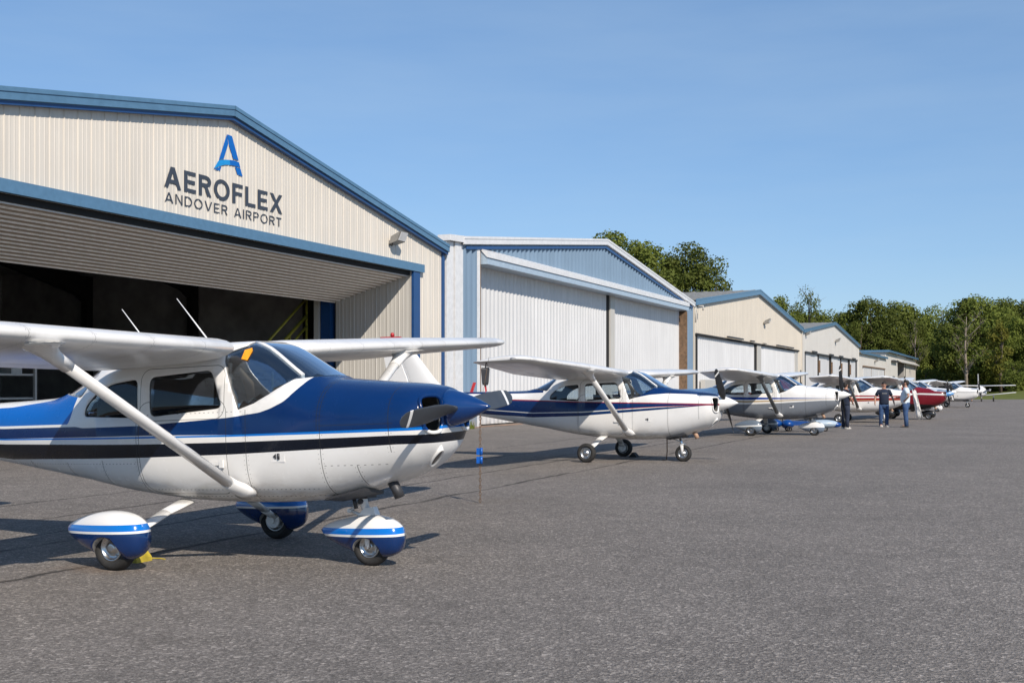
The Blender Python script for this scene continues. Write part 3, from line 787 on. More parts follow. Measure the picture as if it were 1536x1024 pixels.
# --- eighth: a low plane seen head-on at the grass edge, with a lower and an upper wing
def head_on_plane(N, rz):
    t = empty('head_on_plane', (N[0], N[1], 0), rz, 'tiny white aeroplane seen head-on, with two wings, at the edge of the grass', 'airplane', 'high-wing aeroplanes parked on the apron')
    def ring(x, w, z0, z1, n=20): return [(x, w*math.cos(2*math.pi*k/n), (z0+z1)/2 + (z1-z0)/2*math.sin(2*math.pi*k/n)) for k in range(n)]
    mb = MB(); mb.loft([ring(1.7, .3, .75, 1.2), ring(1.5, .46, .6, 1.3), ring(.9, .56, .5, 1.4), ring(.5, .58, .5, 1.6), ring(.1, .56, .5, 1.72), ring(-.6, .5, .55, 1.7), ring(-1.6, .36, .7, 1.4), ring(-4.2, .08, 1.0, 1.25)])
    f = mb.build('fuselage', M['white'], t)
    mb = MB(); mb.loft([[(.62, -.5, 1.28), (.62, .5, 1.28), (.38, .46, 1.60), (.38, -.46, 1.60)], [(.58, -.5, 1.28), (.58, .5, 1.28), (.34, .46, 1.60), (.34, -.46, 1.60)]], smooth=False)
    mb.build('windshield', M['black'], f)
    for sg in (-1, 1):
        mb = MB(); mb.loft([[(.6-1.3*x*k, sg*(.3+q), .62+.11*q+.9*y*k) for x, y in foil(8, 0, 1, .13)] for q, k in ((0, 1), (2.9, .8), (3.2, .6))]); mb.build('lower_wing', M['wing'], t)
        mb = MB(); mb.loft([[(.35-1.25*x*k, sg*q, 1.66+.02*q+.9*y*k) for x, y in foil(8, 0, 1, .13)] for q, k in ((.0, 1), (3.2, .85), (3.5, .6))]); mb.build('upper_wing', M['wing'], t)
        mb = MB(); mb.tube([(.0, sg*1.3, .7), (.0, sg*1.3, .2)], .06, 8)
        g = mb.build('landing_leg', M['white'], t)
        o = part('tyre', 'tyre', None, M['tyre'], g); o.location = (.0, sg*1.3, .2)
        mb = MB(); mb.loft([[(-3.5-.6*x, sg*q, 1.15+.5*y) for x, y in foil(6, 0, 1, .1, 0)] for q in (.05, 1.3)]); mb.build('tailplane', M['white'], t)
    mb = MB(); mb.loft([[(-2.6-z*.5-x*(1.4-z*.25), q*(.07-.01*z), 1.1+z) for x, q in ((0, 0), (.3, 1), (1, .2), (1, -.2), (.3, -1))] for z in (0, 1.0, 1.9)], smooth=False); mb.build('fin', M['white'], t)
    mb = MB(); mb.tube([(1.3, 0, .7), (1.35, 0, .2)], .05, 8); g = mb.build('nose_leg', M['white'], t)
    o = part('tyre', 'ntyre', None, M['tyre'], g); o.location = (1.35, 0, .175)
    mb = MB(); mb.lathe([(.001, .35), (.1, .2), (.16, 0)], (1.7, 0, .98), (1, 0, 0), 16); sp = mb.build('spinner', M['white'], t)
    for sg in (-1, 1):
        o = part('propeller_blade', 'bl%d' % sg, None, [M['blade'], M['white']], sp); o.location = (1.8, 0, .98); o.rotation_euler = (R(20), 0, 0)
head_on_plane((50.6, 126), R(-108))

# ------------------------------------------------------------------ hangars
X0, DX, DY = -21.21, .397, .918
ANG = math.atan2(DY, DX)
ROW = 'hangars in a row along the apron'
def frame_at(t): return (X0 + DX*t, DY*t, 0)
M['cream'] = wallmetal('cream_sheet_metal', (.66, .612, .54), .45, .1)
M['cream2'] = wallmetal('cream_sheet_metal_weathered', (.62, .565, .48), .5, .08)
M['offwhite'] = wallmetal('off_white_sheet_metal', (.66, .63, .58), .5, .07)
M['whitedoor'] = wallmetal('white_sheet_metal', (.66, .66, .66), .45, .1)
M['palegrey'] = wallmetal('pale_grey_sheet_metal', (.55, .53, .49), .4, .1)
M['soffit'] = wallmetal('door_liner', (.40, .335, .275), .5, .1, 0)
M['rib_lit'] = simple('door_rib_lit', (.85, .82, .78), .5)  # light caught by the ribs put into their colour, paler than the liner
M['steelblue'] = wallmetal('steel_blue_sheet_metal', (.175, .255, .35), .45, .1)
M['bluetrim'] = simple('blue_trim', (.085, .185, .30), .4, coat=.2, var=.1)
M['bluetrim2'] = simple('deep_blue_trim', (.012, .06, .19), .4, coat=.2, var=.1)
M['lightblue'] = simple('pale_blue_metal', (.36, .45, .54), .4, coat=.2, var=.1)
M['whitetrim'] = simple('white_trim', (.70, .70, .70), .4, coat=.2, var=.08)
M['roofgrey'] = simple('grey_roofing', (.22, .22, .21), .7, var=.25, scale=2)
M['dark_steel'] = simple('dark_steel', (.014, .014, .014), .8, var=.2)
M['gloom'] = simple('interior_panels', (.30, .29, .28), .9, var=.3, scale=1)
M['rust'] = simple('rusty_brown', (.16, .10, .06), .85, var=.4, scale=5)
M['sign_ink'] = simple('sign_charcoal', (.045, .055, .075), .5, var=.06)
M['logo_blue'] = simple('sign_blue', (.0, .12, .46), .4, var=.06)
M['logo_light'] = simple('sign_light_blue', (.01, .26, .62), .4, var=.06)
M['silver'] = simple('lamp_casing', (.30, .29, .27), .5, .3)

def profile(a, b, period, kind):
    """(x, depth) points of a ribbed sheet from a to b"""
    pts = []; dk = .02*(period > .5) + .045 + .07*(.47 < period < .49)
    if kind == 'rib':
        seg = [(0, 0), (.06, 0), (.085, .02), (.125, .02), (.15, 0), (.40, 0), (.43, .007), (.47, .007), (.50, 0), (.72, 0), (.75, .007), (.79, .007), (.82, 0)]
        seg = [(q*period, d) for q, d in seg]
    elif kind == 'soft':
        seg = [(0, 0), (.3, .006), (.5, .02), (.7, .006)]; seg = [(q*period, d) for q, d in seg]
    else:
        seg = [(k/6*period, dk*(1-math.cos(2*math.pi*k/6))/2) for k in range(6)]
    x = a
    while x < b:
        for q, d in seg:
            if x + q < b: pts.append((x+q, d))
        x += period
    pts.append((b, 0)); return pts
def sheet(mb, a, b, zlo, zhi, y, period=.3, kind='rib', m=0, sgn=-1, breaks=()):
    """vertical ribbed sheet along x; ribs stand out towards sgn*y"""
    pr = profile(a, b, period, kind)
    for br in breaks:
        if a < br < b: pr.append((br, 0))
    pr = sorted(pr)
    vs = []; fs = []
    for i, (x, d) in enumerate(pr):
        vs += [(x, y+sgn*d, zlo(x) if callable(zlo) else zlo), (x, y+sgn*d, zhi(x) if callable(zhi) else zhi)]
        if i: fs.append((2*i-2, 2*i, 2*i+1, 2*i-1))
    mb.add(vs, fs, m)
def wall_lamp(parent, x, z, k=1.0, y=-.03):
    mb = MB(); q = lambda p: (x+p[0]*k, y+p[1]*k, z+p[2]*k)
    mb.tube([q((-.12, 0, -.12)), q((-.12, -.07, -.15)), q((-.12, -.1, -.05)), q((-.12, 0, .0))], .018*k, 8)
    l = mb.build('wall_lamp', M['dark_steel'], parent)
    mb = MB(); mb.loft([[q(p) for p in ((-.2, -.08, .12), (.2, -.08, .12), (.2, -.02, -.1), (-.2, -.02, -.1))], [q(p) for p in ((-.24, -.42, .26), (.24, -.42, .26), (.24, -.30, -.02), (-.24, -.30, -.02))]], smooth=False)
    mb.build('lamp_housing', M['silver'], l)
    mb = MB(); mb.loft([[q(p) for p in ((-.2, -.432, .235), (.2, -.432, .235), (.2, -.322, -.0), (-.2, -.322, -.0))], [q(p) for p in ((-.2, -.442, .23), (.2, -.442, .23), (.2, -.332, -.005), (-.2, -.332, -.005))]], smooth=False)
    mb.build('lamp_glass', M['whitetrim'], l)
    return l

def hangar(name, label, t0, t1, tp, el, er, pk, depth, wall, trim, roof, op, zh, fascia=.26, period=.3, kind='rib', side=None, roof_front=.18, corner=None, cat='hangar', under=None):
    """gabled metal hangar; op = (t, t) of the door opening, zh its head height"""
    o = empty(name, frame_at(t0), ANG, label, cat, ROW)
    w = t1-t0; p = tp-t0; a, b = op[0]-t0, op[1]-t0
    top = lambda x: (el + (pk-el)*x/p if x < p else pk + (er-pk)*(x-p)/(w-p)) - .02
    mb = MB()
    sheet(mb, 0, a, 0, top, 0, period, kind, breaks=(p,)); sheet(mb, b, w, 0, top, 0, period, kind, breaks=(p,)); sheet(mb, a, b, zh, top, 0, period, kind, breaks=(p,))
    fw = mb.build('front_wall', wall, o)
    mb = MB()
    for x, s in ((0, 1), (w, -1)):
        e = el if x == 0 else er
        mb.add([(x, .0, 0), (x, depth, 0), (x, depth, e-.03), (x, .0, e-.03)], [(0, 1, 2, 3)])
    mb.build('side_wall', side or wall, o, fix=False)
    mb = MB(); mb.add([(0, depth, 0), (w, depth, 0), (w, depth, er-.03), (p, depth, pk-.03), (0, depth, el-.03)], [(0, 1, 2, 3, 4)]); mb.build('rear_wall', side or wall, o, fix=False)
    for xa, za, xb, zb in ((-.15, el-.15*(pk-el)/p, p, pk), (p, pk, w+.15, er-.15*(pk-er)/(w-p))):
        mb = MB(); mb.prism([(xa, za), (xb, zb), (xb, zb+.05), (xa, za+.05)], -roof_front, depth+.2, lambda q, z, e: (q, e, z))
        n = int((depth)/1.0)
        for i in range(n):   # standing seams run down the slope
            y = -roof_front + .4 + i*1.0
            mb.prism([(xa, za+.05), (xb, zb+.05), (xb, zb+.09), (xa, za+.09)], y, y+.05, lambda q, z, e: (q, e, z))
        mb.build('roof_panel', roof, o)
        mb = MB(); mb.prism([(xa-.02, za-fascia), (xb, zb-fascia), (xb, zb+.07), (xa-.02, za+.07)], -roof_front-.05, -roof_front-.002, lambda q, z, e: (q, e, z))
        mb.prism([(xa-.02, za+.0), (xb, zb+.0), (xb, zb+.10), (xa-.02, za+.10)], -roof_front-.07, -roof_front-.052, lambda q, z, e: (q, e, z))
        mb.prism([(xa+.02, za-fascia-.015), (xb, zb-fascia-.015), (xb, zb-fascia+.01), (xa+.02, za-fascia+.01)], -roof_front+.0, -.035, lambda q, z, e: (q, e, z))
        mb.build('rake_trim', trim, o)
        if under:
            mb = MB(); mb.prism([(xa-.02, za-fascia-.1), (xb, zb-fascia-.1), (xb, zb-fascia-.017), (xa-.02, za-fascia-.017)], -roof_front+.01, -.036, lambda q, z, e: (q, e, z)); mb.build('rake_soffit', under, o)
    for x in (0, w):
        mb = MB(); mb.box((x-.09, -.055, 0), (x+.09, .06, (el if x == 0 else er)-.25)); mb.build('corner_trim', corner or trim, o)
    return o, a, b, w
gables = []

# --- first hangar (open)
o, a, b, w = hangar('hangar', 'cream metal hangar with charcoal lettering, its wide door open on a dark interior', 21.4, 46.95, 34.2, 6.85, 6.74, 9.0, 22,
    M['cream'], M['bluetrim'], M['roofgrey'], (22.8, 44.5), 5.62, period=.42, corner=M['bluetrim2'], fascia=.17, under=M['bluetrim2'])
mb = MB(); mb.box((a-.7, -.16, 5.62), (b+.75, -.04, 5.90)); mb.build('door_header', M['bluetrim'], o)
mb = MB(); mb.box((a-.3, .03, 5.47), (b, .20, 5.617)); mb.build('door_gap', M['dark_steel'], o)  # near-black box stands in for the shade of the gap below the header
for x in (a-.5, b):
    mb = MB(); mb.box((x, -.12, 0), (x+.48, -.03, 5.618)); mb.build('door_jamb', M['bluetrim2'], o)
# raised door leaf: ribbed liner sloping down inwards
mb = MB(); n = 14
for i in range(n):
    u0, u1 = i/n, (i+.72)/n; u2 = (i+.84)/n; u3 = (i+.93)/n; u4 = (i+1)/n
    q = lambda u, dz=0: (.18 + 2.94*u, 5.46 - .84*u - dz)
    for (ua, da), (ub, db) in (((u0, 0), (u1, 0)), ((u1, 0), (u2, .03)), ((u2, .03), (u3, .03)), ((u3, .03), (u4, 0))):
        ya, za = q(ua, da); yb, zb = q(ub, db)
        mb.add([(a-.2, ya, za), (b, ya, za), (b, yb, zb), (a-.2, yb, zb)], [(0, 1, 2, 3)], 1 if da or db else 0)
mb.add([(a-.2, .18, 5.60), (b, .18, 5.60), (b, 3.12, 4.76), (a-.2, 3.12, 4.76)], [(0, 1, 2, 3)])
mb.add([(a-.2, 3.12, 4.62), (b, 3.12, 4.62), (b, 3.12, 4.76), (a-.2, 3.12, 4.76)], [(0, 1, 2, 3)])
mb.build('raised_door', [M['soffit'], M['rib_lit']], o, fix=False)
mb = MB(); mb.box((a-.2, .10, 5.43), (b, .17, 5.465)); mb.build('door_edge_strip', M['whitetrim'], o)
# recess side wall right of the opening
mb = MB(); pr = profile(.0, 3.1, .46, 'rib'); vs = []; fs = []
for i, (y, d) in enumerate(pr):
    vs += [(b+.45-d-.42, y-.025, 0), (b+.45-d-.42, y-.025, 5.6)]
    if i: fs.append((2*i-2, 2*i, 2*i+1, 2*i-1))
mb.add(vs, fs); mb.build('recess_wall', M['palegrey'], o, fix=False)
mb = MB(); mb.box((b-.12, 3.22, 0), (b+.2, 3.62, 5.0)); mb.build('door_post', M['bluetrim2'], o)
mb = MB(); mb.box((b-.20, 3.66, 0), (b-.08, 3.86, 4.9)); mb.build('door_guide', M['palegrey'], o)
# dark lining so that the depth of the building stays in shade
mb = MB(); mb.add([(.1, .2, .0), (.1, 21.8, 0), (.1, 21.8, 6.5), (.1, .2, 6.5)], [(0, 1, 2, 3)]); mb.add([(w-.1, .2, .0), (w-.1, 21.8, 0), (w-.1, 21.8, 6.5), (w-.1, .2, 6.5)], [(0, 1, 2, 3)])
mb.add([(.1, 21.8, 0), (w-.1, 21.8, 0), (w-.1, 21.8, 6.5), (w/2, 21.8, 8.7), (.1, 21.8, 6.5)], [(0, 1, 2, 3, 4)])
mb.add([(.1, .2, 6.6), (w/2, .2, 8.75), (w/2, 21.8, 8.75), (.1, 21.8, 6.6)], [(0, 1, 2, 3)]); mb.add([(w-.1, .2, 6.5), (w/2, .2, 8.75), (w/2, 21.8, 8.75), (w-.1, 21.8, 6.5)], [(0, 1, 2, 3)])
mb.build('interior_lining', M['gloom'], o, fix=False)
for y in (5.5, 11, 16.5):
    for x, s in ((.5, 1), (w-.5, -1)):
        mb = MB(); mb.box((x-.18, y-.15, 0), (x+.18, y+.15, 6.2)); mb.prism([(x, 6.2), (x+s*.5, 6.2), (x+s*(w/2-.5), 8.5), (x+s*(w/2-.5), 8.1), (x+s*.6, 5.4), (x, 5.0)], y-.14, y+.14, lambda q, z, e: (q, e, z))
        mb.build('steel_frame', M['dark_steel'], o)
mb = MB()
for x in (4, 8, 12.5, 17, 21): mb.box((x-.14, 21.3, 0), (x+.14, 21.6, 7.0))
for z in (2.2, 4.2): mb.box((.3, 21.35, z), (w-.3, 21.5, z+.18))
mb.build('wall_girts', M['dark_steel'], o)
# lettering
def glyph(ch, t):
    """strokes of a plain sans capital as polygons in a box one unit high; returns width, polygons"""
    R_ = lambda x0, y0, x1, y1: [(x0, y0), (x1, y0), (x1, y1), (x0, y1)]
    tb = t*.92
    def arc(cx, cy, rx, ry, a0, a1, n=18):
        o_ = [(cx+rx*math.cos(R(a0+(a1-a0)*k/n)), cy+ry*math.sin(R(a0+(a1-a0)*k/n))) for k in range(n+1)]
        i_ = [(cx+(rx-t)*math.cos(R(a0+(a1-a0)*k/n)), cy+(ry-tb)*math.sin(R(a0+(a1-a0)*k/n))) for k in range(n+1)]
        return [[o_[k], o_[k+1], i_[k+1], i_[k]] for k in range(n)]
    if ch == 'A':
        w = .82+t*.35; h = t*.56
        return w, [[(0, 0), (t*1.08, 0), (w/2+h*.9, 1), (w/2-h, 1)], [(w-t*1.08, 0), (w, 0), (w/2+h, 1), (w/2-h*.9, 1)], R_(w*.2, .23, w*.8, .23+tb)]
    if ch == 'V':
        w = .80+t*.3; h = t*.54
        return w, [[(0, 1), (t*1.08, 1), (w/2+h*.9, 0), (w/2-h, 0)], [(w-t*1.08, 1), (w, 1), (w/2+h, 0), (w/2-h*.9, 0)]]
    if ch in 'EFL':
        w = .60 + t*.2; p = [R_(0, 0, t, 1)]
        if ch != 'L': p += [R_(t, 1-tb, w, 1), R_(t, .5-tb/2, w*.93, .5+tb/2)]
        if ch != 'F': p += [R_(t, 0, w*1.02, tb)]
        return w, p
    if ch in 'RP':
        w = .66 + t*.25; ry = .28 if ch == 'R' else .285; cy = 1-ry; cx = w-.3
        p = [R_(0, 0, t, 1), R_(t, 1-tb, cx, 1), R_(t, cy-ry, cx, cy-ry+tb)] + arc(cx, cy, .3, ry, -90, 90)
        if ch == 'R': p += [[(w-t*1.12, 0), (w+.02, 0), (cx+t*.5, cy-ry+.02), (cx-t*.55, cy-ry+.02)]]
        return w, p
    if ch == 'O': w = .88 + t*.3; return w, arc(w/2, .5, w/2, .52, 0, 360, 40)
    if ch == 'D': w = .76 + t*.2; cx = w-.42; return w, [R_(0, 0, t, 1), R_(t, 1-tb, cx, 1), R_(t, 0, cx, tb)] + arc(cx, .5, .42, .5, -90, 90, 22)
    if ch == 'X': w = .78 + t*.3; d = t*1.15; return w, [[(0, 0), (d, 0), (w, 1), (w-d, 1)], [(w-d, 0), (w, 0), (d, 1), (0, 1)]]
    if ch == 'N': w = .72 + t*.2; return w, [R_(0, 0, t, 1), R_(w-t, 0, w, 1), [(t, 1), (t, 1-t*1.55), (w-t, 0), (w-t, t*1.55)]]
    if ch == 'I': return t, [R_(0, 0, t, 1)]
    if ch == 'T': w = .66 + t*.2; return w, [R_(0, 1-tb, w, 1), R_(w/2-t/2, 0, w/2+t/2, 1-tb)]
    return .34, []
def lettering(txt, x, z, width, height, mat, parent, t, gap, name):
    gl = [glyph(c, t) for c in txt]; tot = sum(g[0] for g in gl) + gap*(len(gl)-1); k = width/tot; mb = MB(); cur = 0
    for w_, polys in gl:
        for i, pl in enumerate(polys):
            y = -.0212 - .0006*(i % 3)
            q = [(x+(cur+a_)*k, y, z+b_*height) for a_, b_ in pl]
            mb.add(q + [(a_, y-.003, c_) for a_, _, c_ in q], [(3, 2, 1, 0), (4, 5, 6, 7), (0, 1, 5, 4), (1, 2, 6, 5), (2, 3, 7, 6), (3, 0, 4, 7)])
        cur += w_ + gap
    return mb.build(name, mat, parent)
L0 = 31.60-21.4
lettering('AEROFLEX', L0, 6.545, 5.08, .535, M['sign_ink'], o, .19, .16, 'name_lettering')
lettering('ANDOVER AIRPORT', L0+.02, 6.175, 5.02, .25, M['sign_ink'], o, .125, .22, 'place_lettering')
mb = MB(); fz = lambda y0, y1: (lambda q, z, e: (q, y0 if e else y1, z))
def emb(poly, m, y): mb.prism([(q-21.4, z) for q, z in poly], 0, 1, lambda q, z, e: (q, -.0212 - (.004+y*.3)*e, z), m)
emb([(34.11, 8.34), (34.17, 8.10), (33.97, 7.66), (33.77, 7.6)], 0, 0)
emb([(34.13, 8.34), (34.33, 8.33), (34.62, 7.72), (34.38, 7.73), (34.19, 8.08)], 0, .004)
emb([(33.55, 7.32), (33.76, 7.58), (33.97, 7.635), (34.22, 7.67), (34.25, 7.535), (34.05, 7.51), (33.88, 7.46)], 1, .008)
emb([(34.22, 7.67), (34.4, 7.69), (34.63, 7.68), (34.70, 7.54), (34.45, 7.55), (34.25, 7.535)], 0, .008)
emb([(33.58, 7.31), (33.87, 7.43), (33.81, 7.31)], 0, 0)
emb([(34.46, 7.53), (34.70, 7.52), (34.80, 7.32), (34.57, 7.33)], 0, 0)
mb.build('emblem', [M['logo_blue'], M['logo_light']], o)
wall_lamp(o, 43.1-21.4, 6.50, 1.15)
# storage rack deep inside
for rx, ry, lab in ((30.6, 7.5, 'dim storage rack with boxes inside the open hangar, left of its stair'),):
    rk = empty('storage_rack', frame_at(rx), ANG, lab, 'rack')
    for k in range(3):
        mb = MB(); mb.box((0, ry, .5+k*.7), (4.2, ry+.7, .56+k*.7)); mb.build('shelf', M['palegrey'], rk)
    for xx in (0, 2.1, 4.14):
        mb = MB(); mb.box((xx, ry-.06, 0), (xx+.08, ry+.02, 2.6)); mb.build('post', M['palegrey'], rk)
rb_ = random.Random(4)
for k, (tx, zz, ww, hh, mt) in enumerate(((30.9, .56, .7, .4, 'tan'), (32.0, .56, .5, .5, 'palegrey'), (33.4, .56, .8, .35, 'navy'), (31.2, 1.26, .6, .4, 'rust'), (32.9, 1.26, .5, .3, 'red'), (34.0, 1.96, .4, .45, 'palegrey'))):
    mb = MB(); mb.box((0, 7.6, zz), (ww, 8.05, zz+hh)); mb.box((.02, 7.595, zz+hh*.8), (ww-.02, 7.6, zz+hh*.86)); q = mb.build('storage_box', M[mt]); q.location = frame_at(tx); q.rotation_euler = (0, 0, ANG)
    tag(q, ['tan', 'small grey', 'navy', 'rusty brown', 'red', 'upper grey'][k] + ' box on the storage rack in the open hangar', 'box', 'boxes on the storage rack')
# yellow stair inside
st = empty('stair_rail', frame_at(42), ANG, 'yellow railed stair just inside the open dark hangar', 'stair')
mb = MB(); Y = 4.25
for k, (xa, za, xb, zb, r) in enumerate(((-.15, 3.0, 2.35, 4.75, .045), (.3, 2.7, 2.4, 4.15, .06), (.9, 2.7, 2.4, 3.75, .045), (2.42, .0, 2.42, 4.8, .045), (.3, 0, .3, 2.7, .04), (1.35, 0, 1.35, 3.4, .04))):
    mb.tube([(xa, Y, za), (xb, Y, zb)], r, 8)
mb.build('railing', simple('dull_yellow', (.30, .27, .03), .5), st)
mb = MB(); mb.tube([(-1.9, Y+.1, 0.05), (2.4, Y+.1, 3.1)], (.05, .12), 6)
for k in range(11): mb.box((-1.7+k*.38, Y+.15, .18+k*.27), (-1.3+k*.38, Y+.95, .22+k*.27))
mb.build('steps', M['dark_steel'], st)

# --- second hangar (pale blue)
T2 = 48.5
o, a, b, w = hangar('hangar', 'pale blue ribbed hangar with white roof edge and two closed white corrugated doors', T2, 82.9, 65.3, 7.2, 7.0, 9.05, 25,
    M['steelblue'], M['whitetrim'], M['roofgrey'], (50.05, 81.7), 6.6, fascia=.2, period=.48, kind='wave', side=M['whitedoor'], corner=M['whitetrim'])
mb = MB(); mb.prism([(.2, 6.95), (16.8, 8.79), (16.8, 8.67), (.2, 6.83)], -.15, -.12, lambda q, z, e: (q, e, z)); mb.prism([(16.8, 8.79), (w-.2, 6.77), (w-.2, 6.65), (16.8, 8.64)], -.15, -.12, lambda q, z, e: (q, e, z))
mb.build('eave_band', M['bluetrim2'], o)
hb = 80.9-T2
mb = MB(); mb.box((a+.12, -.36, 6.40), (hb, .44, 6.45)); mb.prism([(-.36, 6.45), (-.02, 6.45), (-.02, 6.98), (-.34, 6.84)], a+.12, hb, lambda q, z, e: (e, q, z))
mb.build('door_hood', M['lightblue'], o)
mb = MB(); mb.prism([(-.40, 6.66), (-.365, 6.66), (-.045, 6.99), (-.045, 7.04), (-.40, 6.88)], a+.08, hb+.05, lambda q, z, e: (e, q, z)); mb.build('hood_flashing', M['whitetrim'], o)
for k, (xa, xb, y) in enumerate(((a+.2, 67.0-T2, .45), (68.0-T2, b-.02, .50))):
    mb = MB(); sheet(mb, xa, xb, .05, 6.6, y, .40, 'wave'); mb.box((xa, y+.02, .05), (xb, y+.06, 6.6)); mb.build('sliding_door', M['whitedoor'], o)
mb = MB(); mb.box((67.0-T2, .38, 0), (67.28-T2, .52, 6.4)); mb.build('door_stile', M['dark_steel'], o)
mb = MB(); mb.box((67.282-T2, .30, 0), (68.0-T2, .52, 6.4)); mb.build('door_stile', M['palegrey'], o)
mb = MB(); mb.box((a-.28, -.10, 0), (a-.01, .0, 7.0)); mb.build('door_jamb', M['whitetrim'], o)
mb = MB(); mb.box((a-.008, -.06, 0), (a+.16, .5, 6.9)); mb.build('door_jamb', M['rust'], o, label='rusty brown door jamb')
mb = MB(); mb.box((b-.015, -.03, 0), (b+.12, .55, 6.4)); mb.build('door_jamb', M['rust'], o, label='rusty brown door jamb')
mb = MB(); mb.box((-1.30, -.05, 0), (-.72, .3, 7.0)); mb.box((-.66, -.09, 0), (-.12, .3, 7.05)); mb.build('corner_pilaster', M['whitetrim'], o)
mb = MB(); mb.box((-.72, -.02, 0), (-.66, .2, 7.0)); mb.build('pilaster_gap', M['dark_steel'], o)
mb = MB(); mb.prism([(-1.35, 7.0), (-.1, 7.05), (-.1, 7.3), (-1.35, 7.22)], -.22, .3, lambda q, z, e: (q, e, z)); mb.build('eave_gutter', M['whitetrim'], o)
mb = MB(); mb.box((a-.2, -.2, 3.30), (a-.08, -.101, 3.5)); mb.build('door_latch', M['rust'], o)

# --- third hangar (cream)
T3 = 83.5
o, a, b, w = hangar('hangar', 'cream hangar with closed white sliding doors, right of the pale blue one', T3, 125.3, 104.2, 7.25, 7.3, 9.45, 25,
    M['cream2'], M['bluetrim'], M['roofgrey'], (83.9, 123.3), 5.05, fascia=.32, period=.5, corner=M['cream2'])
mb = MB(); mb.box((a-.1, -.12, 4.98), (b+.2, -.04, 5.12)); mb.build('door_track', M['dark_steel'], o)
for x, l, z in ((9, 5, .12), (17, 1.2, .1), (22, 1, .05), (28, 4.5, .12), (33, 3, .12)):
    mb = MB(); mb.box((x, -.3, 5.13+z*.2), (x+l, -.12, 5.14+z)); mb.build('track_cover', M['darkmetal'], o)
for xa, xb in ((a+.5, 103.2-T3), (105.3-T3, 121.8-T3)):
    mb = MB(); sheet(mb, xa, xb, .05, 4.97, .1, .6, 'wave'); mb.build('sliding_door', M['whitedoor'], o)
mb = MB(); mb.box((103.2-T3, .0, 0), (103.75-T3, .3, 4.98)); mb.build('door_stile', M['dark_steel'], o)
mb = MB(); mb.box((103.752-T3, -.05, 0), (105.3-T3, .3, 4.98)); mb.build('door_stile', M['palegrey'], o)
mb = MB(); mb.box((121.8-T3, .0, 0), (b, .3, 4.98)); mb.build('door_jamb', M['palegrey'], o)
mb = MB(); mb.box((a, -.03, 0), (a+.5, .3, 4.98)); mb.build('door_jamb', M['dark_steel'], o)
wall_lamp(o, 106.6-T3, 6.95, 1.3)
mb = MB(); mb.box((a+1.2, -.35, 0), (a+4.2, -.05, 2.05)); mb.box((a+4.3, -.35, 0), (a+5.5, -.05, 2.0), 1); mb.build('door_patch', [M['palegrey'], M['rust']], o)
mb = MB(); mb.tube([(w-.9, -.08, 1.2), (w-.9, -.08, 2.6), (w-.8, -.08, 3.2)], .05, 8); mb.box((w-1.1, -.16, 1.6), (w-.6, -.04, 2.0)); mb.build('wall_conduit', M['darkmetal'], o)
mb = MB(); mb.tube([(.5, -.12, 6.9), (.5, -.5, 6.9), (.5, -.5, 6.6)], .05, 6); mb.tube([(.12, -.1, 7.05), (.12, -.1, 5.8)], .05, 6); mb.build('downpipe', M['palegrey'], o)

# --- fourth hangar (off-white)
T4 = 126.0
o, a, b, w = hangar('hangar', 'off-white gabled hangar with five white folding door leaves and a thin blue roof edge', T4, 170.7, 147.5, 7.2, 7.1, 9.0, 24,
    M['offwhite'], M['bluetrim'], M['roofgrey'], (127.2, 168.6), 5.05, fascia=.25, period=.6, kind='soft', corner=M['offwhite'])
mb = MB(); mb.box((a-.1, -.12, 4.98), (b+.2, -.05, 5.14))
for x in (5, 17, 25, 37): mb.box((x, -.3, 5.1), (x+2.5, -.12, 5.28))
mb.build('door_track', M['darkmetal'], o)
edges = [a+.5, a+9.0, a+18.2, a+26.4, a+34.4, b-.5]
for k in range(5):
    mb = MB(); sheet(mb, edges[k]+.28, edges[k+1]-.28, .05, 4.97, .08 + .12*(k % 2), .9, 'soft'); mb.build('door_leaf', M['whitedoor'], o)
    if k:
        mb = MB(); mb.box((edges[k]-.26, .0, 0), (edges[k]+.26, .25, 4.97)); mb.build('door_stile', M['dark_steel'], o)
        mb = MB(); mb.box((edges[k]-.2, -.14, 3.1), (edges[k]+.3, -.01, 4.4)); mb.build('door_roller', M['rust'], o)
for x in (a, b-.5):
    mb = MB(); mb.box((x, -.03, 0), (x+.5, .3, 4.97)); mb.build('door_jamb', M['darkmetal'], o)
wall_lamp(o, 148.5-T4, 6.9, 1.4); wall_lamp(o, 1.6, 6.85, 1.2)
mb = MB(); mb.box((1.0, -.8, 1.45), (5.4, -.12, 1.6)); mb.box((1.2, -.7, 0), (1.5, -.2, 1.45)); mb.box((4.8, -.7, 0), (5.1, -.2, 1.45))
tb = mb.build('work_bench', M['rust']); tb.location = frame_at(T4+1.5); tb.rotation_euler = (0, 0, ANG); tag(tb, 'rusty wooden bench against the off-white folding doors', 'bench')

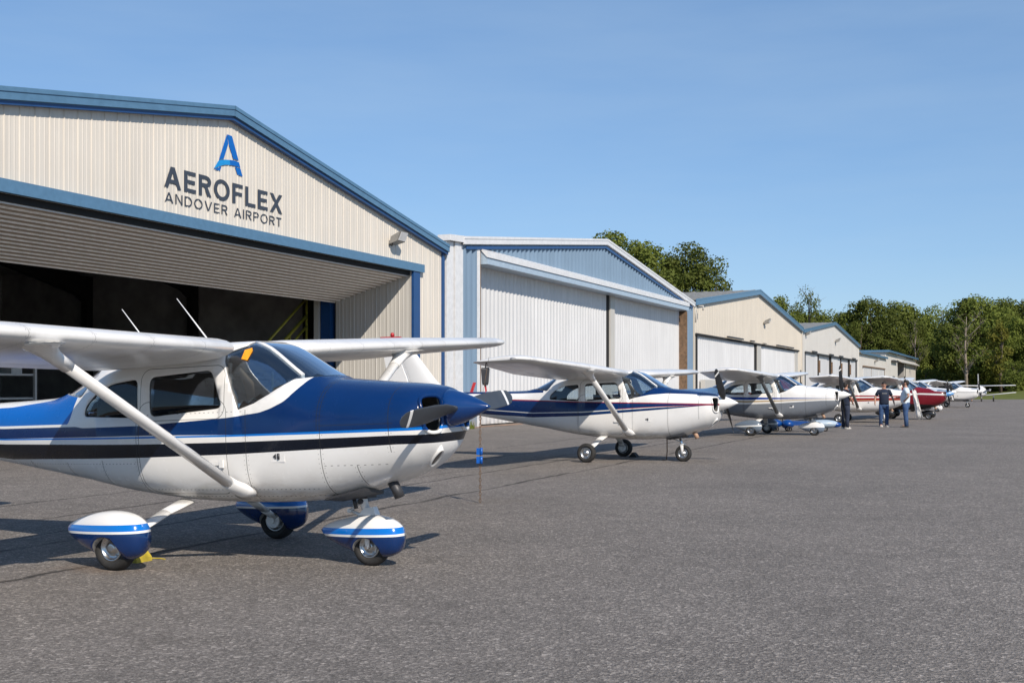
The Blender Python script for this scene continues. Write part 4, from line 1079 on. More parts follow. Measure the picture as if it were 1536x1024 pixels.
# --- fifth (low) and sixth (end box)
T5 = 171.2
o = empty('hangar', frame_at(T5), ANG, 'low off-white flat-roofed hangar beside the five-leaf gabled one', 'hangar', ROW)
w = 206.3-T5
mb = MB(); sheet(mb, 0, w, 0, 6.1, 0, .9, 'soft'); mb.build('front_wall', M['offwhite'], o)
mb = MB(); mb.add([(0, 0, 0), (0, 18, 0), (0, 18, 6), (0, 0, 6)], [(0, 1, 2, 3)]); mb.add([(0, 18, 0), (w, 18, 0), (w, 18, 6), (0, 18, 6)], [(0, 1, 2, 3)]); mb.build('side_wall', M['offwhite'], o, fix=False)
mb = MB(); mb.box((-.2, -.3, 6.12), (w, 18.2, 6.3)); mb.build('roof_panel', M['roofgrey'], o)
mb = MB(); mb.box((-.25, -.36, 6.05), (w, -.302, 6.38)); mb.build('rake_trim', M['bluetrim'], o)
for xa, xb in ((4.0, 13.2), (13.9, 22.5), (23.1, 31.5)):
    mb = MB(); mb.box((xa, -.1, .03), (xb, -.03, 4.3)); mb.build('door_leaf', M['whitedoor'], o)
mb = MB(); mb.box((3.6, -.22, 4.31), (32.2, -.04, 4.5)); mb.box((31.6, -.12, 0), (32.2, -.035, 4.3)); mb.box((13.3, -.08, 0), (13.8, -.032, 4.3)); mb.build('door_frame', M['rust'], o)
wall_lamp(o, 18.5, 5.4, 1.5)
T6 = 206.6
o = empty('hangar', frame_at(T6), ANG, 'off-white end hangar with an open dark doorway under a small awning', 'hangar', ROW)
w = 267-T6
mb = MB(); sheet(mb, 0, 20, 0, 7.3, 0, 1.2, 'soft'); sheet(mb, 36.5, w, 0, 7.1, 0, 1.2, 'soft'); sheet(mb, 20, 36.5, 6.0, 7.2, 0, 1.2, 'soft'); mb.build('front_wall', M['offwhite'], o)
mb = MB(); pr = profile(0, 22, 1.6, 'rib'); vs = []; fs = []
for i, (y, d) in enumerate(pr):
    vs += [(-d*3, y, 0), (-d*3, y, 7.3)]
    if i: fs.append((2*i-2, 2*i, 2*i+1, 2*i-1))
mb.add(vs, fs); mb.add([(w, 0, 0), (w, 22, 0), (w, 22, 7.1), (w, 0, 7.1)], [(0, 1, 2, 3)]); mb.add([(0, 22, 0), (w, 22, 0), (w, 22, 7), (0, 22, 7)], [(0, 1, 2, 3)]); mb.build('side_wall', M['offwhite'], o, fix=False)
mb = MB(); mb.box((-.3, -.5, 7.32), (w+.4, 22.2, 7.5)); mb.build('roof_panel', M['roofgrey'], o)
mb = MB(); mb.box((-.35, -.58, 7.22), (w+.5, -.502, 7.55)); mb.box((-.42, -.5, 7.22), (-.302, 22, 7.55)); mb.build('rake_trim', M['bluetrim'], o)
mb = MB(); mb.prism([(-.8, 5.9), (-.8, 6.05), (-.05, 6.5), (-.05, 6.3)], 19, w+.2, lambda q, z, e: (e, q, z)); mb.build('awning', M['palegrey'], o)
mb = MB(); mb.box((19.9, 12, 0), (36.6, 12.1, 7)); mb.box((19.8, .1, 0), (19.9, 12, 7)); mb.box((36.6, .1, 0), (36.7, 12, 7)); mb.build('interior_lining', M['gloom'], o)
mb = MB(); mb.box((32.5, -.15, 0), (33.6, -.02, 6.0)); mb.build('door_post', M['palegrey'], o)
mb = MB(); mb.box((10.5, -.25, 2.2), (12, -.04, 3.4)); mb.build('meter_box', M['darkmetal'], o)
mb = MB(); mb.box((8, -.5, 5.8), (17, -.1, 6.1)); mb.build('door_track', M['darkmetal'], o)
yb = MB(); yb.ell((0, 0, 1.6), (1.0, 1.0, 1.6), 0, 12, 8); yb.ell((.5, .2, 3.4), (.55, .55, .8), 0, 10, 6); yb.box((-1.0, -.8, 0), (1.0, .8, .5), 1)
q = yb.build('covered_machine', [M['yellow'], M['orange']]); fx = frame_at(T6+27.5); q.location = (fx[0] - .918*3, fx[1] + .397*3, 0); tag(q, 'yellow and orange covered machine in the end doorway', 'machine')
# ------------------------------------------------------------------ small things on the apron
def chain(name, x, y, z1, label, blue=True):
    o = empty(name, (x, y, 0), 0, label, 'chain'); mb = MB(); z = .012; k = 0
    while z < z1:
        pts = [(.014*math.cos(q)*(k % 2 == 0), .014*math.cos(q)*(k % 2), z+.028+.028*math.sin(q)) for q in [2*math.pi*j/8 for j in range(9)]]
        mb.tube(pts, .005, 5, caps=False); z += .046; k += 1
    mb.tube([(0, 0, z), (.12, -.1, 1.97)], .0025, 5); mb.build('chain_links', M['rust'], o)
    if blue:
        for z in (.585, .70):
            b = MB(); b.loft([[(q[0]-.03, q[1], z+d) for q in ((-.02, -.02), (.028, -.02), (.028, .02), (-.02, .02))] for d in (-.045, -.04, .04, .045)], smooth=False); b.lathe([(.02, -.05), (.02, .05)], (.015, -.02, z), (0, 0, 1), 8)
            b.build('blue_sleeve', M['royal'], o)
    return o
chain('tie_down_chain', -.43, 15.75, 1.22, 'rusty tie-down chain with two blue sleeves below the blue-nosed aeroplane wing')
mb = MB(); mb.tube([(3.32, 25.0, .50), (3.325, 25.0, .2), (3.31, 25.0, .01), (3.2, 24.95, .008)], .012, 6); tag(mb.build('tie_down_rope', M['rust']), 'thin tie-down rope hanging beneath the nose of the navy striped aeroplane', 'rope')
o = empty('pitot_cover', (-.47, 20.55, 1.58), 0, 'dark pitot cover with a red tag hanging under the navy striped aeroplane wing tip', 'pitot cover')
mb = MB(); mb.loft([[(x*k, y*k, z) for x, y in ((-.065, -.05), (.065, -.05), (.065, .05), (-.065, .05))] for z, k in ((.02, .7), (.06, .9), (.3, 1.15), (.33, 1.0))], smooth=False); mb.tube([(0, 0, .32), (.02, .05, .43)], .012, 6); mb.build('cover', M['darkmetal'], o)
mb = MB(); mb.loft([[(-.02, -.004, .03), (.015, -.004, .03), (.015, .004, .03), (-.02, .004, .03)], [(0, -.004, -.09), (.03, -.004, -.09), (.03, .004, -.09), (0, .004, -.09)]], smooth=False); mb.tube([(.0, 0, -.09), (.005, 0, -.42)], .005, 5); mb.build('red_tag', M['red'], o)
mb = MB(); mb.loft([[(-.94-.035+k*.03, 26.55, 1.40+k*.09), (-.94+.035+k*.03, 26.55, 1.40+k*.09), (-.94+.035+k*.03, 26.58, 1.40+k*.09), (-.94-.035+k*.03, 26.58, 1.40+k*.09)] for k in range(4)], smooth=False)
tag(mb.build('warning_streamer', M['red']), 'red warning streamer standing on the tail boom of the navy striped aeroplane', 'streamer')
def chock(x, y, rz, mat, label):
    mb = MB(); mb.prism([(-.11, 0), (.11, 0), (.10, .05), (.02, .13), (-.03, .13), (-.10, .05)], -.13, .13, lambda a, b, e: (a, e, b+.005))
    for yy in (-.05, .05): mb.box((-.05, yy-.006, .128), (.03, yy+.006, .138))
    mb.tube([(0, .13, .07), (.02, .2, .02), (.1, .28, .012), (.2, .25, .012)], .008, 6)
    o = mb.build('wheel_chock', mat); o.scale = (.75, .75, .8); o.location = (x, y, 0); o.rotation_euler = (0, 0, rz); tag(o, label, 'wheel chock', 'wheel chocks on the apron')
chock(-3.36, 10.47, R(-25), M['yellow'], 'yellow wheel chock against the near main wheel of the blue-nosed aeroplane')
chock(2.72, 26.0, R(-25), M['trim_dark'], 'black wheel chock in front of the far main wheel of the navy striped aeroplane')

# low blue tow tractor behind the third aeroplane
o = empty('tow_tractor', (9.1, 41.2, 0), R(-6), 'low blue and silver tow tractor on the ground behind the grey-bellied aeroplane', 'tow tractor')
mb = MB(); mb.ell((.2, 0, .28), (.24, .3, .15)); mb.ell((.62, 0, .26), (.24, .3, .16)); mb.loft([[(.75, y, z) for y, z in ((-.2, .22), (.2, .22), (.2, .38), (-.2, .38))], [(1.7, y, z) for y, z in ((-.1, .24), (.1, .24), (.1, .34), (-.1, .34))]], smooth=False); mb.build('body', M['tug_blue'], o)
mb = MB(); mb.ell((1.85, -.05, .27), (.55, .2, .15)); mb.build('nose_cowl', M['lightblue'], o)
mb = MB(); mb.ell((2.27, -.05, .245), (.2, .13, .10)); mb.build('nose_cap', M['tug_blue'], o)
for x, y in ((.2, -.27), (.2, .27), (.65, -.27), (.65, .27), (1.9, -.1)):
    wv = part('tyre', 'ntyre', None, M['tyre'], o); wv.location = (x, y, .099); wv.scale = (.56, .6, .56)
mb = MB(); mb.tube([(.45, 0, .36), (.42, 0, .5)], .015, 8); mb.tube([(.42, -.1, .5), (.42, .1, .5)], .012, 8); mb.build('steering_bar', M['darkmetal'], o)
# white cloth hanging from the wing behind the man in the light shirt
mb = MB(); rows = []
for k in range(9):
    t = k/8; z = 1.12*(1-t)+.30; ww = .12 + .07*t
    rows.append([(16.27 + .26*t + ww*(j/10-.5)*1.3, 47.2 + .05*math.sin(j*1.9+k*.3)*(1+t), z + .05*math.sin(j*1.3)) for j in range(11)])
rows2 = [[(x, y+.02, z) for x, y, z in r] for r in rows]
mb.loft([r + list(reversed(q)) for r, q in zip(rows, rows2)])
tag(mb.build('cloth_cover', M['white']), 'white cloth cover hanging down behind the man in the light shirt', 'cloth')

# ------------------------------------------------------------------ people
def skin(nodes, edges, root, name, mat, parent, sub=2):
    bm = bmesh.new(); lay = bm.verts.layers.skin.verify(); vs = {}
    for k, (p, r) in nodes.items():
        v = bm.verts.new(p); v[lay].radius = r if isinstance(r, tuple) else (r, r); v[lay].use_root = (k == root); vs[k] = v
    for a, b in edges: bm.edges.new((vs[a], vs[b]))
    me = bpy.data.meshes.new(name); bm.to_mesh(me); bm.free()
    o = bpy.data.objects.new(name, me); COL.objects.link(o)
    o.modifiers.new('s', 'SKIN').use_smooth_shade = True; sb = o.modifiers.new('u', 'SUBSURF'); sb.levels = sub
    m2 = evalmesh(o); bpy.data.objects.remove(o)
    m2.materials.clear(); m2.materials.append(mat)
    for p in m2.polygons: p.use_smooth = True
    return link(name, m2, parent)
SKIN = simple('skin', (.42, .22, .15), .55, var=.06)
def person(label, loc, rz, h, shirt, trousers, shoe, hair, elbows, wrists, head_turn=0, long_sleeve=False, stance=.0, belly=0, logo=None):
    k = h/1.76
    t = empty('person', (loc[0], loc[1], 0), rz, label, 'person', 'people talking on the apron')
    N = {'pelvis': ((0, 0, .95), .12), 'waist': ((0, 0, 1.08), .11), 'chest': ((0, 0, 1.27), .125), 'upper': ((0, 0, 1.41), .10), 'neck': ((.01, 0, 1.50), .055), 'jaw': ((.025, 0, 1.575), .066), 'skull': ((.015, 0, 1.66), .088), 'crown': ((.005, 0, 1.715), .06)}
    E = [('pelvis', 'waist'), ('waist', 'chest'), ('chest', 'upper'), ('upper', 'neck'), ('neck', 'jaw'), ('jaw', 'skull'), ('skull', 'crown')]
    arms = {}
    for sg, n in ((1, 'l'), (-1, 'r')):
        sh = Vector((0, sg*.185, 1.41)); el = Vector(elbows[n]); wr = Vector(wrists[n]); d = (wr-el).normalized(); arms[n] = (sh, el, wr)
        pm = wr + d*.055; N.update({'sh'+n: (sh, .062), 'el'+n: (el, .045), 'wr'+n: (wr, .031), 'pm'+n: (pm, (.034, .022))})
        E += [('upper', 'sh'+n), ('sh'+n, 'el'+n), ('el'+n, 'wr'+n), ('wr'+n, 'pm'+n)]
        side = d.cross(Vector((0, sg, 0))); side = side.normalized() if side.length > .1 else Vector((1, 0, 0))
        for f, (off, ln) in enumerate(((-.026, .062), (-.009, .074), (.009, .070), (.026, .055))):
            b0 = pm + d*.03 + side*off; b1 = b0 + d*ln*.55 + Vector((.004, -sg*.006, 0)); b2 = b1 + d*ln*.4 + Vector((.004, -sg*.016, 0))
            N.update({f'f{n}{f}a': (b0, .0095), f'f{n}{f}b': (b1, .0088), f'f{n}{f}c': (b2, .0075)}); E += [('pm'+n, f'f{n}{f}a'), (f'f{n}{f}a', f'f{n}{f}b'), (f'f{n}{f}b', f'f{n}{f}c')]
        b0 = wr + d*.03 + side*.03; b1 = b0 + side*.022 + d*.025
        N.update({f't{n}a': (b0, .011), f't{n}b': (b1, .009)}); E += [('wr'+n, f't{n}a'), (f't{n}a', f't{n}b')]
        st = stance*sg
        N.update({'hip'+n: ((0, sg*.09, .90), .095), 'kn'+n: ((.015+st, sg*.105, .50), .062), 'an'+n: ((-.02+st, sg*.115, .09), .042), 'toe'+n: ((.13+st, sg*.13, .045), .036)})
        E += [('pelvis', 'hip'+n), ('hip'+n, 'kn'+n), ('kn'+n, 'an'+n), ('an'+n, 'toe'+n)]
    body = skin(N, E, 'pelvis', 'body', SKIN, t, 1)
    # shirt: torso shell plus sleeves
    def ell(z, w, d, x=0, n=20): return [(x+d*math.cos(2*math.pi*j/n), w*math.sin(2*math.pi*j/n), z + .012*math.sin(j*2.4+z*30)) for j in range(n)]
    mb = MB(); mb.loft([ell(.88, .185, .135, belly*.3), ell(.95, .19, .14+belly*.4, belly*.5), ell(1.08, .18, .13+belly, belly*.8), ell(1.25, .195, .14+belly*.5, belly*.5), ell(1.37, .205, .125), ell(1.44, .17, .095), ell(1.485, .085, .075)])
    for n in 'lr':
        sh, el, wr = arms[n]; sg = 1 if n == 'l' else -1
        q = el if long_sleeve else sh.lerp(el, .72)
        pts = [sh + Vector((0, -sg*.06, .0)), sh + Vector((0, sg*.012, -.02)), sh.lerp(q, .5), q] + ([el.lerp(wr, .85)] if long_sleeve else [])
        mb.tube(pts, [.075, .085, .072, .066] + ([.05] if long_sleeve else []), 12)
    sh_o = mb.build('shirt', shirt, t)
    mb = MB(); mb.loft([ell(.72, .16, .12), ell(.85, .185, .14), ell(.97, .175, .128)])
    for sg in (1, -1):
        st = stance*sg
        mb.tube([(0, sg*.088, .88), (.008+st*.5, sg*.098, .7), (.018+st, sg*.108, .5), (-.005+st, sg*.113, .3), (-.015+st, sg*.116, .06)], [.108, .098, .08, .072, .07], 14)
    mb.build('trousers', trousers, t)
    mb = MB(); mb.loft([ell(.955, .187, .139, belly*.5), ell(.99, .187, .139+belly*.1, belly*.5)]); mb.build('belt', M['trim_dark'], t)
    for sg in (1, -1):
        st = stance*sg; mb = MB()
        mb.loft([[(-.09+st+x, sg*.12+y, z) for x, y, z in r] for r in ([(.0, -.04, 0), (.26, -.045, 0), (.29, 0, 0), (.26, .05, 0), (0, .04, 0)], [(.0, -.04, .03), (.26, -.045, .03), (.29, 0, .03), (.26, .05, .03), (0, .04, .03)], [(.02, -.035, .09), (.14, -.04, .085), (.2, 0, .06), (.14, .04, .085), (.02, .035, .09)])], smooth=False)
        mb.build('shoe', shoe, t)
    mb = MB(); mb.ell((-.012, 0, 1.695), (.098, .088, .075)); mb.ell((-.045, 0, 1.635), (.062, .083, .075))
    mb.build('hair', hair, t)
    mb = MB()
    for sg in (1, -1): mb.ell((.088, sg*.032, 1.648), (.012, .014, .008), 0, 8, 6); mb.ell((.012, sg*.09, 1.635), (.022, .012, .033), 1, 8, 6)
    mb.ell((.105, 0, 1.625), (.018, .014, .026), 1, 8, 6); mb.ell((.084, 0, 1.58), (.014, .026, .007), 2, 8, 6)
    mb.build('face', [M['black'], SKIN, simple('lips', (.3, .1, .08), .5)], t)
    if logo:
        mb = MB()
        for j in range(4): mb.box((.142, -.10+j*.05, 1.30), (.15, -.065+j*.05, 1.33))
        mb.box((.142, -.08, 1.26), (.15, .08, 1.275)); mb.build('shirt_print', logo, t)
    t.scale = (k, k, k)
navyc = simple('navy_cotton', (.012, .02, .042), .9, var=.15, bump=.3, bscale=25)
jeans = simple('blue_denim', (.035, .075, .17), .9, var=.25, bump=.3, bscale=30)
dark_t = simple('dark_trousers', (.018, .026, .05), .9, var=.2)
lshirt = simple('pale_blue_cotton', (.62, .70, .76), .85, var=.1, bump=.3, bscale=20)
shoe_w = simple('pale_shoes', (.5, .48, .44), .7); shoe_d = simple('dark_shoes', (.05, .045, .04), .6); hair_d = simple('dark_hair', (.015, .011, .009), .7)
person('man in navy shirt and dark trousers, hands in front, leftmost of the three', (12.46, 43.6), R(35), 1.74, navyc, dark_t, shoe_w, hair_d, {'l': (.02, .26, 1.15), 'r': (.0, -.26, 1.14)}, {'l': (.2, .19, 1.02), 'r': (.2, -.17, 1.0)}, stance=.03)
person('man in navy t-shirt with pale print and blue jeans, facing the camera', (14.6, 45.8), R(-95), 1.76, navyc, jeans, shoe_w, hair_d, {'l': (-.02, .33, 1.17), 'r': (-.02, -.33, 1.17)}, {'l': (.08, .36, .97), 'r': (.08, -.36, .97)}, belly=.03, logo=M['silver'])
person('man in pale blue shirt and jeans with a hand on his hip', (15.2, 45.0), R(158), 1.83, lshirt, jeans, shoe_d, hair_d, {'l': (-.12, .36, 1.17), 'r': (.06, -.25, 1.14)}, {'l': (.02, .22, 1.01), 'r': (.27, -.16, 1.12)}, belly=.05)

# ------------------------------------------------------------------ ground
def asphalt():
    m = NT('weathered_asphalt'); o = m.coord(); x, y, z = m.sep(o)
    v = m.node('ShaderNodeTexVoronoi', feature='F1'); m.l.new(o, v.inputs['Vector']); v.inputs['Scale'].default_value = 46; v.inputs['Randomness'].default_value = 1
    cell = m.sep(v.outputs['Color'])[0]
    v2 = m.node('ShaderNodeTexVoronoi', feature='F1'); m.l.new(o, v2.inputs['Vector']); v2.inputs['Scale'].default_value = 125
    cell2 = m.sep(v2.outputs['Color'])[0]
    c = m.ramp(cell, [(0, (.08, .073, .067)), (.45, (.155, .143, .132)), (.78, (.205, .19, .176)), (.93, (.33, .305, .28)), (1, (.52, .485, .45))])
    c2 = m.ramp(cell2, [(0, (.06, .055, .051)), (.5, (.15, .139, .129)), (.85, (.21, .195, .181)), (1, (.45, .425, .4))])
    c = m.mix(.5, c, c2)
    big = m.noise(o, .35, 5, .6); mid = m.noise(o, 3.0, 4)
    f = m.math('MULTIPLY', m.rng(big, .3, .7, .94, 1.22), m.rng(mid, .3, .7, .9, 1.1))
    cc = m.node('ShaderNodeCombineColor')
    for i in range(3): m.l.new(f, cc.inputs[i])
    c = m.mix(1, c, cc.outputs[0], 'MULTIPLY'); c = m.mix(1, c, (1.0, .965, .93), 'MULTIPLY')
    # tar seams parallel to the hangar row
    q = m.math('SUBTRACT', m.math('MULTIPLY', x, .918), m.math('MULTIPLY', y, .397))
    p = m.math('ADD', m.math('MULTIPLY', x, .397), m.math('MULTIPLY', y, .918))
    wob = m.math('MULTIPLY', m.math('SUBTRACT', m.noise(m.scalev(o, (.5, .5, .5)), 1.6, 4), .5), .35)
    qq = m.math('ADD', q, wob); ln = None
    for q0, wd in ((-7.45, .07), (-8.9, .055), (-9.5, .03), (-10.6, .05), (-12.2, .05), (7.5, .02)):
        k = m.math('SUBTRACT', 1, m.math('DIVIDE', m.math('ABSOLUTE', m.math('SUBTRACT', qq, q0)), wd), clamp=True)
        ln = k if ln is None else m.math('MAXIMUM', ln, k)
    for p0, wd in ((27.5, .03), (52, .05), (80, .06)):
        k = m.math('SUBTRACT', 1, m.math('DIVIDE', m.math('ABSOLUTE', m.math('SUBTRACT', m.math('ADD', p, m.math('MULTIPLY', wob, 1.7)), p0)), wd), clamp=True)
        k = m.math('MULTIPLY', k, m.math('LESS_THAN', q, -5.5)); ln = m.math('MAXIMUM', ln, k)
    brk = m.rng(m.noise(o, .8, 3), .36, .5, .3, .95)
    c = m.mix(m.math('MULTIPLY', ln, brk), c, (.018, .016, .014))
    # rusty stains and oil by the parked wheels
    for px, py, r, col, a in ((-3.55, 10.05, .75, (.19, .11, .055), .5), (2.0, 24.2, 1.2, (.16, .11, .07), .35), (-.6, 10.6, .5, (.03, .028, .026), .55), (4.0, 24.6, .6, (.03, .028, .026), .5), (2.4, 9.5, .35, (.05, .045, .04), .5), (6.5, 15, .6, (.05, .045, .04), .4), (9, 26, 1.5, (.06, .055, .05), .35), (-2.0, 7.2, .4, (.06, .05, .04), .35), (-.4, 16.0, .9, (.2, .14, .08), .25), (-1.6, 9.9, .8, (.02, .02, .02), .3), (5, 18, 3, (.05, .05, .05), .2), (-5, 9.2, 1.2, (.17, .11, .07), .3)):
        d = m.math('SQRT', m.math('ADD', m.math('POWER', m.math('SUBTRACT', x, px), 2), m.math('POWER', m.math('MULTIPLY', m.math('SUBTRACT', y, py), 1.6), 2)))
        k = m.math('MULTIPLY', m.rng(d, 0, r, 1, 0), m.rng(m.noise(o, 2.4, 5, .65), .4, .65, 0, 1))
        c = m.mix(m.math('MULTIPLY', k, a, clamp=True), c, col)
    m.set(Base_Color=c, Roughness=.85, Specular_IOR_Level=.35)
    h = m.math('ADD', v.outputs['Distance'], m.math('MULTIPLY', v2.outputs['Distance'], .6))
    m.bump(h, .75, .012); return m.mat
def grassmat():
    m = NT('mown_grass'); o = m.coord()
    c = m.ramp(m.noise(m.scalev(o, (1, .35, 1)), .6, 6, .7), [(.3, (.08, .10, .02)), (.5, (.115, .135, .03)), (.72, (.17, .175, .055))])
    c = m.mix(m.rng(m.noise(o, 9, 4), .4, .7, 0, .35), c, (.15, .14, .06))
    m.set(Base_Color=c, Roughness=.9, Specular_IOR_Level=.1); m.bump(m.noise(o, 20, 4), .8, .05); return m.mat
def rise(x, y):
    q = .918*x-.397*y; a = min(1, max(0, (y-150)/75)); b = min(1, max(0, (q+8)/14))
    return 1.5*a*a*(3-2*a)*b*b*(3-2*b)
xs = [-3000, -1200, -500, -200] + [-120+10*i for i in range(33)] + [240, 320, 500, 1200, 3000]
ys = [-800, -200, -60, 0, 60, 100, 130] + [150+8*i for i in range(22)] + [400, 700, 1500, 4000]
mb = MB(); nx = len(xs)
mb.add([(x, y, rise(x, y)) for y in ys for x in xs], [(j*nx+i, j*nx+i+1, (j+1)*nx+i+1, (j+1)*nx+i) for j in range(len(ys)-1) for i in range(nx-1)], 0, True)
tag(mb.build('ground', grassmat(), fix=False), 'green mown grass field beyond the apron', 'ground', None, 'structure')
mb = MB(); mb.add([(-130, -60, .006), (170, -60, .006), (170, 146, .006), (53, 146, .006), (100, 256, .006), (55, 280, .006), (-130, 146, .006)], [tuple(range(7))])
tag(mb.build('apron', asphalt(), fix=False), 'grey weathered asphalt apron with dark tar seams', 'apron', None, 'structure')
dm = NT('brick_dust'); oo = dm.coord()
dm.set(Base_Color=dm.ramp(dm.noise(oo, 2.2, 5, .7), [(.35, (.11, .095, .08)), (.5, (.26, .15, .09)), (.65, (.36, .24, .16))]), Roughness=.95)
mb = MB(); rng = random.Random(5); n = 60; lo = []; up = []
for i in range(n+1):
    t = 46.0+36*i/n; lo.append((X0+DX*t+.918*(.35+.3*rng.random()), DY*t-.397*(.35+.3*rng.random()), .010)); up.append((X0+DX*t-.918*.1, DY*t+.397*.1, .010))
mb.add(lo+up, [(i, i+1, n+2+i, n+1+i) for i in range(n)])
tag(mb.build('dirt_strip', dm.mat, fix=False), 'orange dusty strip along the foot of the pale blue hangar', 'dirt', None, 'structure')

# ------------------------------------------------------------------ trees
def leafmat(name, a, b, c):
    m = NT(name); o = m.coord(); oi = m.node('ShaderNodeObjectInfo')
    nz = m.noise(o, .45, 4, .6); n2 = m.noise(o, 2.6, 2)
    v = m.math('ADD', m.math('MULTIPLY', nz, .6), m.math('MULTIPLY', n2, .4))
    col = m.ramp(v, [(.32, a), (.5, b), (.68, c)])
    col = m.mix(m.math('MULTIPLY', oi.outputs['Random'], .35), col, b)
    hs = m.node('ShaderNodeHueSaturation'); m.l.new(col, hs.inputs['Color']); m.l.new(m.rng(oi.outputs['Random'], 0, 1, .75, 1.3), hs.inputs['Value']); hs.inputs['Hue'].default_value = .5
    m.set(Base_Color=hs.outputs[0], Roughness=.7, Specular_IOR_Level=.15)
    tl = m.node('ShaderNodeBsdfTranslucent'); m.l.new(hs.outputs[0], tl.inputs[0])
    mx = m.node('ShaderNodeMixShader'); mx.inputs[0].default_value = .25; m.l.new(m.b.outputs[0], mx.inputs[1]); m.l.new(tl.outputs[0], mx.inputs[2]); m.l.new(mx.outputs[0], m.out.inputs[0])
    return m.mat
LEAF = leafmat('leaves_olive', (.060, .085, .015), (.118, .145, .028), (.17, .19, .045))
LEAF2 = leafmat('leaves_bush', (.075, .10, .016), (.135, .165, .03), (.19, .215, .05))
LEAFY = leafmat('leaves_yellowing', (.08, .09, .014), (.14, .14, .024), (.21, .18, .034))
BARK = simple('bark', (.12, .095, .075), .95, var=.35, scale=3)
PALEBARK = simple('pale_bark', (.24, .20, .16), .95, var=.3, scale=3)
def crown_mesh(seed, H, W, base, nc, nl, leaf, flat=.0, spread=1.0):
    rg = random.Random(seed); mb = MB(); cl = []
    for i in range(nc):
        while True:
            v = Vector((rg.uniform(-1, 1), rg.uniform(-1, 1), rg.uniform(-1, 1)))
            if .25 < v.length < 1: break
        zz = base + (H-base)*(.5+.5*v.z)
        wid = W/2*spread*(1-.35*max(0, v.z)**2) * (.75+.5*rg.random())
        cl.append((Vector((v.x*wid, v.y*wid, zz - (H-base)*.06)), W*rg.uniform(.10, .19)))
    for c, r in cl:
        for k in range(nl):
            d = Vector((rg.gauss(0, 1), rg.gauss(0, 1), rg.gauss(0, 1)))
            if d.length < .01: continue
            d.normalize(); p = c + Vector((d.x, d.y, d.z*.8))*r*rg.uniform(.55, 1.12)
            if p.z > H*1.03: p.z = H*1.03 - rg.random()
            nrm = (d + Vector((rg.gauss(0, .5), rg.gauss(0, .5), rg.gauss(0, .5)+.3))).normalized()
            u = nrm.orthogonal().normalized(); u.rotate(Matrix.Rotation(rg.uniform(0, 6.28), 3, nrm)); w = nrm.cross(u); s = leaf*rg.uniform(.6, 1.3)
            mb.add([p-u*s*.5, p+w*s*.32+nrm*s*.1, p+u*s*.55, p-w*s*.32+nrm*s*.08], [(0, 1, 2, 3)])
    return mb.mesh('crown', fix=False), cl
def trunk_mesh(seed, H, base, cl, r0, twigs=0):
    rg = random.Random(seed); mb = MB()
    pts = [(0, 0, -.3), (rg.uniform(-.2, .2), rg.uniform(-.2, .2), H*.25), (rg.uniform(-.4, .4), rg.uniform(-.4, .4), H*.55), (rg.uniform(-.5, .5), rg.uniform(-.5, .5), H*.9)]
    mb.tube(pts, [r0*1.25, r0, r0*.6, r0*.15], 9)
    for c, r in rg.sample(cl, min(len(cl), 16)):
        z0 = max(base*.6, min(H*.75, c.z-H*.18)); t = z0/H; a = Vector(pts[1]).lerp(Vector(pts[2]), min(1, max(0, (t-.25)/.3))); a.z = z0
        mid = a.lerp(c, .5) + Vector((rg.uniform(-.5, .5), rg.uniform(-.5, .5), .5)); e = c.lerp(a, .0)
        mb.tube([a, mid, e], [r0*.35, r0*.22, r0*.06], 6)
        for q in range(twigs):
            f = e + Vector((rg.gauss(0, 1), rg.gauss(0, 1), abs(rg.gauss(1.0, .4))))*r*.75; mb.tube([mid.lerp(e, .6), e.lerp(f, .5)+Vector((rg.gauss(0,.15), rg.gauss(0,.15), 0)), f], [r0*.12, r0*.08, r0*.03], 5)
    return mb.mesh('trunk')
TREES = {}
def tree_kind(key, **k):
    cm, cl = crown_mesh(k['seed'], k['H'], k['W'], k['base'], k['nc'], k['nl'], k['leaf'], spread=k.get('spread', 1)); tm = trunk_mesh(k['seed'], k['H'], k['base'], cl, k.get('r0', .35), k.get('twigs', 0))
    TREES[key] = (cm, tm, k['H'])
for i in range(5): tree_kind('wood%d' % i, seed=11+i, H=19, W=12+i % 3, base=1.5, nc=68, nl=210, leaf=.5)
for i in range(2): tree_kind('big%d' % i, seed=41+i, H=27, W=15, base=7, nc=84, nl=260, leaf=.48, r0=.5)
for i in range(3): tree_kind('bush%d' % i, seed=61+i, H=5, W=6, base=.2, nc=22, nl=130, leaf=.32, r0=.1)
tree_kind('bare0', seed=81, H=18, W=10, base=6, nc=26, nl=70, leaf=.45, r0=.3, twigs=5)
tree_kind('bare1', seed=82, H=17, W=9, base=5, nc=26, nl=26, leaf=.5, r0=.3, twigs=5)
tree_kind('yell0', seed=91, H=15, W=7.5, base=2, nc=34, nl=80, leaf=.55)
def tree(kind, name, px, Y, H, rz, label, cat, group, leaf, bark, wk=1.0, dz=0):
    """px: bearing of the tree, in 1/1750ths of its distance, right of straight ahead"""
    cm, tm, h0 = TREES[kind]; X = px/1750*Y
    t = empty(name, (X, Y, rise(X, Y)+dz), rz, label, cat, group); k = H/h0; t.scale = (k*wk, k*wk, k)
    for nm, me, mt in (('crown', cm, leaf), ('trunk', tm, bark)):
        if not me.materials: me.materials.append(mt)
        o = link(nm, me, t); o.material_slots[0].link = 'OBJECT'; o.material_slots[0].material = mt
    return t
